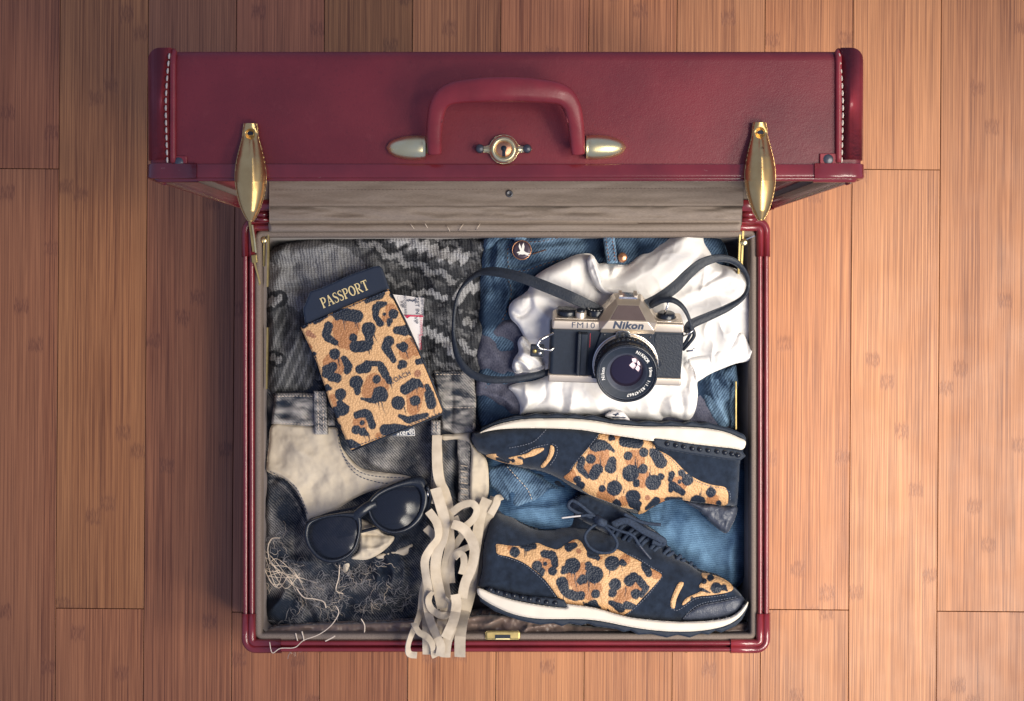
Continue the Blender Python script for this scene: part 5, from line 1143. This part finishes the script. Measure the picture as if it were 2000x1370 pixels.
out1 = [(95, 160), (190, 112), (380, 76), (560, 68), (730, 69), (900, 84), (1050, 109), (1250, 124), (1450, 124), (1650, 134), (1800, 159), (1900, 199), (1945, 228), (1956, 205), (1940, 175), (1850, 135), (1760, 112), (1690, 92), (1640, 100), (1570, 82), (1520, 98), (1430, 80), (1360, 96), (1280, 80), (1200, 92), (1120, 72), (1000, 72), (930, 52), (880, 38), (830, 50), (760, 30), (700, 42), (640, 26), (560, 40), (490, 28), (420, 46), (340, 48), (230, 76), (110, 132)]
pan1 = [(945, 168), (1140, 192), (1312, 222), (1322, 272), (1430, 332), (1530, 432), (1620, 492), (1720, 527), (1800, 540), (1825, 572), (1830, 622), (1812, 670), (1700, 656), (1560, 640), (1470, 624), (1390, 636), (1300, 682), (1240, 722), (1205, 730), (1190, 702), (1090, 682), (990, 642), (860, 592), (760, 522), (682, 476), (722, 440), (770, 370), (860, 260), (920, 200)]
def drup(items): return [(x, y, 5, x+dx, y-L, 1.2) for x, y, dx, L in items]
b1 = [(1018, 198, 26, 1030, 205, 14), (1110, 220, 44, 1200, 235, 40), (905, 250, 46, 960, 250, 36), (990, 255, 22, 1030, 290, 10), (870, 345, 36), (810, 350, 26, 795, 400, 28), (800, 420, 24, 850, 470, 16), (915, 420, 42, 890, 460, 36), (1020, 355, 28, 1010, 405, 42), (1130, 325, 32), (1150, 445, 60), (1235, 415, 36), (1190, 515, 28, 1200, 500, 14),
      (1240, 300, 34), (1320, 310, 40, 1360, 370, 44), (1290, 285, 14), (1305, 510, 56), (1360, 470, 26), (1435, 455, 26, 1425, 490, 18), (1440, 530, 30, 1510, 580, 24), (1430, 560, 22), (1505, 445, 26), (1545, 490, 42), (1490, 505, 16), (1035, 550, 54), (950, 552, 26), (1165, 615, 56, 1160, 660, 30), (1190, 670, 40, 1200, 700, 18), (1330, 635, 28, 1260, 690, 14), (1400, 628, 16, 1500, 625, 14), (1710, 580, 36), (1610, 640, 46, 1640, 640, 32), (1765, 655, 20), (775, 490, 28), (800, 530, 32), (1050, 660, 34)] + drup([(940, 390, -4, 70), (1050, 500, 4, 45), (1180, 400, 4, 70), (1190, 400, 10, 50), (1285, 460, 0, 60), (1300, 280, 6, 60), (1330, 280, 10, 30), (1640, 600, 2, 45), (1630, 600, -4, 30), (965, 520, 4, 25), (1710, 545, 0, 30), (1100, 580, 6, 30)])
br1 = [(920, 340, 80), (860, 420, 46), (960, 290, 40), (1180, 350, 70), (1250, 480, 50), (1230, 520, 30), (960, 600, 50, 1000, 610, 40), (1490, 520, 56), (1720, 630, 44), (1100, 640, 36), (720, 460, 50), (1050, 175, 30), (1370, 640, 24)]
dt1 = [(1268, 617, 18)]
strip1 = [(592, 250), (616, 268), (612, 310), (585, 360), (545, 406), (522, 396), (562, 345), (580, 300)]
toe1 = [(138, 320), (210, 310), (216, 326), (310, 362), (322, 350), (300, 336), (420, 310), (470, 280), (535, 268), (540, 286), (480, 322), (430, 335), (395, 350), (392, 386), (290, 378), (200, 352)]
tb1 = [(220, 345, 12, 290, 362, 16), (330, 358, 14), (370, 335, 10, 400, 345, 10)]
heel1 = [(1320, 197), (1600, 242), (1925, 287), (1912, 357), (1700, 332), (1450, 292), (1326, 262)]
stud1 = [(1405, 240), (1465, 250), (1520, 260), (1580, 272), (1632, 278), (1690, 285), (1752, 292), (1807, 300), (1857, 310), (1897, 318)]
seam1 = [[(1320, 285), (1430, 345), (1520, 440), (1620, 505), (1720, 540), (1800, 553), (1840, 580), (1842, 640)], [(925, 175), (855, 265), (760, 375), (715, 440)], [(560, 140), (480, 220), (400, 250), (300, 270)], [(600, 240), (635, 262), (628, 330), (575, 405)], [(380, 310), (480, 265), (590, 240)]]
sole1 = [(60, 150), (380, 95), (730, 95), (1050, 140), (1450, 165), (1940, 240)]
body1, hz1, z1 = shoe(up_shoe, O1, S2, 0, upper1, mid1, out1, pan1, b1, br1, dt1, strip1, toe1, tb1, None, heel1, stud1, seam1, sole1, .074)
relief('heel_collar', z1([(1520, 640), (1640, 655), (1800, 672), (1888, 676), (1882, 750), (1860, 800), (1822, 862), (1765, 840), (1700, 780), (1620, 700)]),
    H(.079, 12, .010, (), [(16, .003, 5)]), M['grey_leather'], up_shoe, 2.0, .03)
relief('tongue', z1([(420, 415), (520, 432), (640, 480), (740, 545), (860, 602), (1000, 662), (1100, 702), (1200, 732), (1260, 790), (1200, 790), (1040, 740), (900, 680), (760, 620), (640, 560), (540, 500)]), H(.052, 12, .008, (), [(20, .004, 4)]), M['black_suede'], up_shoe, 2.2, .02)
# ================================================================ film camera, lying on its back and tipped towards the front
cm = thing('film_camera', 'silver and black film camera on the white shirt, lens facing up', 'camera', P(1210, 700, .09))
CO = P(1222, 697, .118)
CMX = Matrix.Translation(CO) @ Matrix.Rotation(R(-1.8), 4, 'Z') @ Matrix.Rotation(R(20), 4, 'X')
mm = .001
def cp3(x, v, w_): return CMX @ Vector((x*mm, v*mm, w_*mm))
def cbox(name, x0, x1, v0, v1, w0, w1, mat, parent=cm, bev=1.0, seg=3):
    bm = bmesh.new(); bmesh.ops.create_cube(bm, size=1)
    for q in bm.verts: q.co = Vector(((x0 if q.co.x < 0 else x1)*mm, (v0 if q.co.y < 0 else v1)*mm, (w0 if q.co.z < 0 else w1)*mm))
    if bev: bmesh.ops.bevel(bm, geom=bm.edges[:], offset=bev*mm, segments=seg, affect='EDGES', profile=.5)
    bm.transform(CMX); o = bmobj(name, bm, mat, parent, True); o.modifiers.new('wn', 'WEIGHTED_NORMAL'); return o
def cprism(name, outline, w0, w1, mat, parent=cm, bev=.8):
    """plate with an (x, v) outline between two depths"""
    bm = bmesh.new(); vs = [bm.verts.new((a*mm, b*mm, w0*mm)) for a, b in outline]; f = bm.faces.new(vs)
    r = bmesh.ops.extrude_face_region(bm, geom=[f]); bmesh.ops.translate(bm, vec=(0, 0, (w1-w0)*mm), verts=[v for v in r['geom'] if isinstance(v, bmesh.types.BMVert)])
    if bev: bmesh.ops.bevel(bm, geom=[e for e in bm.edges], offset=bev*mm, segments=2, affect='EDGES', profile=.5)
    bm.transform(CMX); o = bmobj(name, bm, mat, parent, True); o.modifiers.new('wn', 'WEIGHTED_NORMAL'); return o
bt = cbox('body', -71, 53, -25, 27, -30, 0, M['matt_black'], bev=4, seg=4)
cbox('leatherette', 26, 52.6, -19, 23.5, -26, .5, M['black_leather'], bt, .6)
cprism('top_plate', [(-70, 25), (-24, 25), (-22, 34.5), (-69, 34.5)], -29, 1.2, M['champagne_metal'], bev=1.8)
cprism('top_plate', [(24, 25), (53, 25), (52, 34.5), (22, 34.5)], -29, 1.2, M['champagne_metal'], bev=1.8)
cbox('top_deck', -68, 51, 33.0, 35.4, -27, -2, M['champagne_metal'], bev=.8)
cprism('bottom_plate', [(-71.5, -27.5), (53.5, -27.5), (53.5, -19.5), (-71.5, -19.5)], -29, 1.0, M['champagne_metal'], bev=1.6)
# prism housing
pv = [(-25, 24, 3), (25, 24, 3), (-24.2, 29, 7), (24.2, 29, 7), (-18.5, 37, 7), (18.5, 37, 7), (-10.2, 50, -3), (10.2, 50, -3), (-11.5, 53.5, -9), (11.5, 53.5, -9), (-13, 53.5, -26), (13, 53.5, -26), (-27.5, 34.4, 0), (27.5, 34.4, 0), (-27.5, 34.4, -27), (27.5, 34.4, -27), (-20.5, 44, -8), (20.5, 44, -8)]
pf = [(0, 1, 3, 2), (2, 3, 5, 4), (4, 5, 7, 6), (6, 7, 9, 8), (8, 9, 11, 10), (0, 2, 12), (2, 4, 12), (4, 6, 16), (4, 16, 12), (6, 8, 16), (8, 10, 16), (16, 10, 14), (12, 16, 14), (1, 13, 3), (3, 13, 5), (5, 17, 7), (5, 13, 17), (7, 17, 9), (9, 17, 11), (17, 15, 11), (13, 15, 17), (10, 11, 15, 14), (0, 12, 14, 15, 13, 1)]
bm = bmesh.new(); vs = [bm.verts.new(Vector(p)*mm) for p in pv]
for f_ in pf: bm.faces.new([vs[i] for i in f_])
bmesh.ops.bevel(bm, geom=[e for e in bm.edges], offset=.55*mm, segments=2, affect='EDGES', profile=.5)
bm.transform(CMX); prism = bmobj('prism_housing', bm, M['champagne_metal'], cm, True); prism.modifiers.new('wn', 'WEIGHTED_NORMAL')
nf = (Vector((0, 13, -10))).cross(Vector((1, 0, 0))); nrm_up = Vector((0, 10, 13)).normalized()
def onface(pts, off): return [CMX @ ((Vector(p)+nrm_up*off)*mm) for p in pts]
mesh_poly('prism_panel', onface([(-16.6, 38, 6.23), (16.6, 38, 6.23), (9.4, 49.3, -2.46), (-9.4, 49.3, -2.46)], .05), .0004, (CMX.to_3x3() @ nrm_up), M['prism_panel'], prism)
nm_m = CMX @ Matrix.Translation((0, 33.0*mm, 7.1*mm))
text('name_lettering', 'Nikon', 9.4*mm, nm_m, M['dark_ink'], prism, extrude=.00012, bold=.00042, shear=.18, width=1.12, sp=1.08)
cbox('accessory_shoe', -8.5, 8.5, 52.5, 55.6, -24, -9.5, M['chrome'], prism, .3)
for sx_ in (-7, 7): cbox('accessory_rail', sx_-1.6, sx_+1.6, 55.2, 57.2, -24, -9, M['champagne_metal'], prism, .3)
text('model_lettering', 'FM10', 8.0*mm, CMX @ Matrix.Translation((-41*mm, 29.8*mm, 1.3*mm)), M['dark_ink'], cm, extrude=.0001, bold=0.0, width=1.12, sp=1.15)
# black apron round the mount
cprism('mount_apron', [(-24, 25), (24, 25), (29, 2), (27, -22), (-31, -22), (-31, 0)], -2, 2.6, M['matt_black'], bev=1.0)
# grip with red line and mark
cbox('grip', -43, -36, -18.5, 23, -.5, 5.5, M['matt_black'], bev=1.6)
cbox('grip_edge', -45.5, -42.5, -18.5, 23.5, -.5, 6.5, M['black_leather'], bev=.8)
cbox('red_line', -34.2, -33.7, 8, 22, .05, .25, M['red_mark'], bev=0)
cbox('timer_mark', -24.8, -23.8, -5, 0, .05, .5, M['pale_mark'], bev=.1)
cprism('lens_release', [(27, 2), (33, -1), (35, -6), (31, -9), (27, -8)], .3, 2.4, M['black_plastic'], bev=.5)
for (dx, dv) in ((-21, 22), (21.5, 21)): lathe('screw', [(1.1*mm, 2.5*mm), (1.1*mm, 3.0*mm), (.0001, 3.1*mm)], CMX @ Matrix.Translation((dx*mm, dv*mm, 0)), M['iron'], cm, 10)
# dials on the top plate (axes point out of the top)
def top(name, x, w_, prof, mat, n=32, par_=cm):
    return lathe(name, [(r*mm, h*mm) for r, h in prof], CMX @ Matrix.Translation((x*mm, 35*mm, w_*mm)) @ Matrix.Rotation(R(-90), 4, 'X'), mat, par_, n)
top('advance_lever', -56, -14, [(9.2, 0), (9.4, 1), (9.4, 4.5), (8.6, 5.4), (.1, 5.6)], M['black_plastic']); cprism('advance_tip', [(-66, 36), (-54, 36), (-54, 40), (-64, 40)], -24, -18, M['black_plastic'], bev=.8)
sb_ = top('shutter_button', -43.5, -7, [(5.0, 0), (5.0, 5.0), (4.6, 5.8), (3.8, 6.0)], M['champagne_metal']); top('shutter_cap', -43.5, -7, [(3.9, 5.6), (3.9, 7.6), (3.2, 8.1), (.1, 7.7)], M['black_plastic'], 24, sb_)
sd = top('shutter_dial', -29, -15, [(8.8, 0), (8.8, 5.6), (8.2, 6.4), (6.4, 6.5), (6.0, 6.2), (.1, 6.2)], M['black_plastic'], 48)
for k in range(14):
    a_ = 2*math.pi*k/14; c_ = CMX @ Matrix.Translation((-29*mm, 35*mm, -15*mm)) @ Matrix.Rotation(R(-90), 4, 'X') @ Vector((7.2*mm*math.cos(a_), 7.2*mm*math.sin(a_), 6.6*mm))
    bx('dial_mark', c_, (.0010, .0008, .0003), M['pale_mark'], sd, CMX.to_3x3().to_4x4() @ Matrix.Rotation(R(-90), 4, 'X'))
rw = top('rewind_knob', 36.5, -13, [(9.0, 0), (9.0, 1.0), (8.4, 2.4), (8.2, 4.6), (7.0, 5.4), (.1, 5.2)], M['black_plastic'])
top('rewind_base', 36.5, -13, [(11.5, 0), (11.2, 1.0), (9.5, 1.3)], M['champagne_metal'])
tube('rewind_crank', [cp3(34.5, 40, -8), cp3(36, 47, -7), cp3(37.5, 50, -8), cp3(35.5, 53.5, -8)], .0010, M['chrome'], cm, 8)
tube('crank_grip', [cp3(35, 53.2, -8), cp3(39.5, 57, -8)], .0018, M['iron'], cm, 10)
# lens
LCX = CMX @ Matrix.Translation((0, -6.5*mm, 0)) @ Matrix.Diagonal((1, 1, .76, 1))
def lens(name, prof, mat, n=64, sm_=True): return lathe(name, [(r*mm, h*mm) for r, h in prof], LCX, mat, lensroot, n, sm_)
lensroot = lathe('lens_barrel', [(a*mm, b*mm) for a, b in [(29, 8), (29, 13.5), (28.2, 14), (28.2, 15.5), (28.8, 16), (28.8, 24), (28.0, 24.5), (27.6, 30), (28.4, 31), (28.4, 36), (27.9, 37), (26.6, 37.2), (26.2, 36.4), (25.6, 34.6)]], LCX, M['black_plastic'], cm, 72)
lens('mount_ring', [(31, 2), (31, 4.0), (30.6, 4.6), (29.2, 4.8)], M['chrome']); lens('aperture_ring', [(29.3, 4.4), (30.2, 5), (30.2, 8.4), (29.0, 9)], M['champagne_metal'])
for k in range(40):
    a_ = 2*math.pi*k/40
    bx('focus_rib', LCX @ Vector((28.9*mm*math.cos(a_), 28.9*mm*math.sin(a_), 19.8*mm)), (.0014, .0026, .0068), M['black_rubber'], lensroot, LCX.to_3x3().to_4x4() @ Matrix.Rotation(a_, 4, 'Z'), .0003, 1)
lens('name_ring', [(25.6, 34.6), (25.0, 34.0), (18.6, 32.4)], M['matt_black']); lens('inner_cone', [(18.8, 32.5), (18.4, 32.3), (15.2, 26)], M['grey_leather'])
lens('trim_ring', [(25.9, 35.0), (25.5, 35.15), (25.2, 34.6)], M['grey_leather'])
lens('front_glass', [(15.4, 26.2), (13, 28.0), (10, 29.4), (6, 30.5), (3, 30.9), (.05, 31)], M['lens_glass'])
def ring_text(s, r, a_start, step, size, inward=True):
    for k, ch in enumerate(s):
        if ch == ' ': continue
        a_ = R(a_start-step*k)
        text('ring_lettering', ch, size*mm, LCX @ Matrix.Translation((r*mm*math.cos(a_), r*mm*math.sin(a_), (33.4+.05)*mm+.25*mm)) @ Matrix.Rotation(a_-R(90), 4, 'Z') , M['pale_mark'], lensroot, bold=.00008)
ring_text('NIKKOR', 22, 66, 6.8, 4.2); ring_text('50mm', 22, 14, 6.2, 3.8); ring_text('1:1.8', 22, -20, 5.5, 3.8); ring_text('3147667', 22, -48, 6.0, 4.0); ring_text('Nikon', 22, 196, 6.4, 4.4)
# coupling fork above the aperture ring
fork = [(x_-4, v_-6.5) for x_, v_ in [(-7, 27), (7, 27), (7, 30), (6.4, 32.5), (4, 34.2), (0, 34.8), (-4, 34.2), (-6.4, 32.5), (-7, 30)]]
cprism('coupling_fork', fork, 6.4, 7.4, M['chrome'], lensroot, .2)
for sx_ in (-4.2, 4.2): cbox('fork_slot', sx_*.8-5.3, sx_*.8-2.7, 22.5, 26.2, 7.2, 7.7, M['matt_black'], lensroot, .4)
# strap lugs and rings
def ctube(name, pts, r_, mat, parent=cm, n=8): return tube(name, [cp3(*p) for p in pts], r_*mm, mat, parent, n)
ctube('strap_ring', [(-68, 22, 3), (-80, 16, 5), (-83, 11, 5), (-80, 7, 5), (-70, 5, 3), (-67, 8, 3)], 1.2, M['chrome']); ctube('strap_ring', [(52, 22, 0), (58, 26, 2), (61, 29, 2)], .8, M['chrome']); ctube('strap_ring', [(56, 8, 2), (62, 9, 2), (63, 11, 2)], .9, M['chrome'])
cbox('strap_tab', -89, -76, -4, 8, -6, -2, M['black_leather'], cm, 1.5); lathe('tab_rivet', [(2.2*mm, 0), (2.2*mm, .8*mm), (1.2*mm, 1.4*mm), (.0001, 1.4*mm)], CMX @ Matrix.Translation((-85*mm, 2*mm, -2*mm)), M['dull_brass'], cm, 14); lathe('tab_rivet', [(1.8*mm, 0), (1.8*mm, .8*mm), (1.0*mm, 1.2*mm), (.0001, 1.2*mm)], CMX @ Matrix.Translation((-80*mm, 0*mm, -2*mm)), M['chrome'], cm, 14)
# neck strap: left loop and right loop
def strap(pts, wpx, rolls=None, nm='neck_strap'):
    p_ = smooth([q[:2] for q in pts], 8, False); n = len(p_); ts = np.linspace(0, 1, n)
    zz_ = np.interp(ts, np.linspace(0, 1, len(pts)), [q[2] for q in pts]); w_ = np.interp(ts, np.linspace(0, 1, len(wpx)), wpx)*.84/2070.0
    rl = np.interp(ts, np.linspace(0, 1, len(rolls)), [R(a) for a in rolls]) if rolls else np.zeros(n)
    pr = [(-.5, -.5), (-.2, -.6), (.2, -.6), (.5, -.5), (.5, .3), (.42, .5), (.36, .42), (.2, .7), (-.2, .7), (-.36, .42), (-.42, .5), (-.5, .3)]
    return sweep(nm, [P(a, b, c) for a, b, c in zip(p_[:, 0], p_[:, 1], zz_)], pr, M['black_leather'], cm, scales=[(float(a), .0018) for a in w_], rolls=[float(a) for a in rl], sharp=40)
strap([(1168, 606, .114), (1120, 583, .118), (1070, 562, .116), (1020, 543, .112), (975, 532, .106), (940, 532, .100), (912, 550, .098), (894, 578, .096), (886, 620, .094), (886, 665, .092), (896, 702, .092), (920, 730, .094), (960, 742, .098), (1010, 740, .100), (1060, 730, .100), (1085, 724, .098)],
      [24, 26, 26, 24, 22, 14, 10, 9, 10, 15, 18, 18, 16, 15, 15], [0, 5, 5, 0, -10, -40, -60, -65, -60, -40, -15, 0, 0, 0, 0])
strap([(1262, 596, .120), (1290, 582, .120), (1320, 560, .120), (1345, 535, .120), (1370, 515, .119), (1400, 505, .117), (1432, 510, .114), (1455, 532, .110), (1461, 558, .108), (1450, 582, .108), (1420, 602, .110), (1385, 618, .112), (1350, 634, .114), (1338, 650, .112)],
      [24, 26, 26, 24, 22, 18, 16, 11, 9, 11, 17, 20, 22, 14], [0, 0, -5, -5, -10, -15, -25, -45, -55, -40, -10, 0, 0, 10])
strap([(1272, 598, .122), (1290, 588, .130), (1312, 586, .134), (1332, 598, .134), (1345, 620, .130), (1350, 645, .124), (1340, 668, .116), (1330, 680, .112)], [12, 13, 13, 11, 9, 8, 8, 6], [0, 10, 20, 35, 50, 60, 50, 40], 'strap_end')
strap([(1350, 640, .118), (1356, 655, .116), (1345, 672, .113), (1334, 684, .110)], [10, 8, 7, 6], [20, 30, 40, 40], 'strap_end')
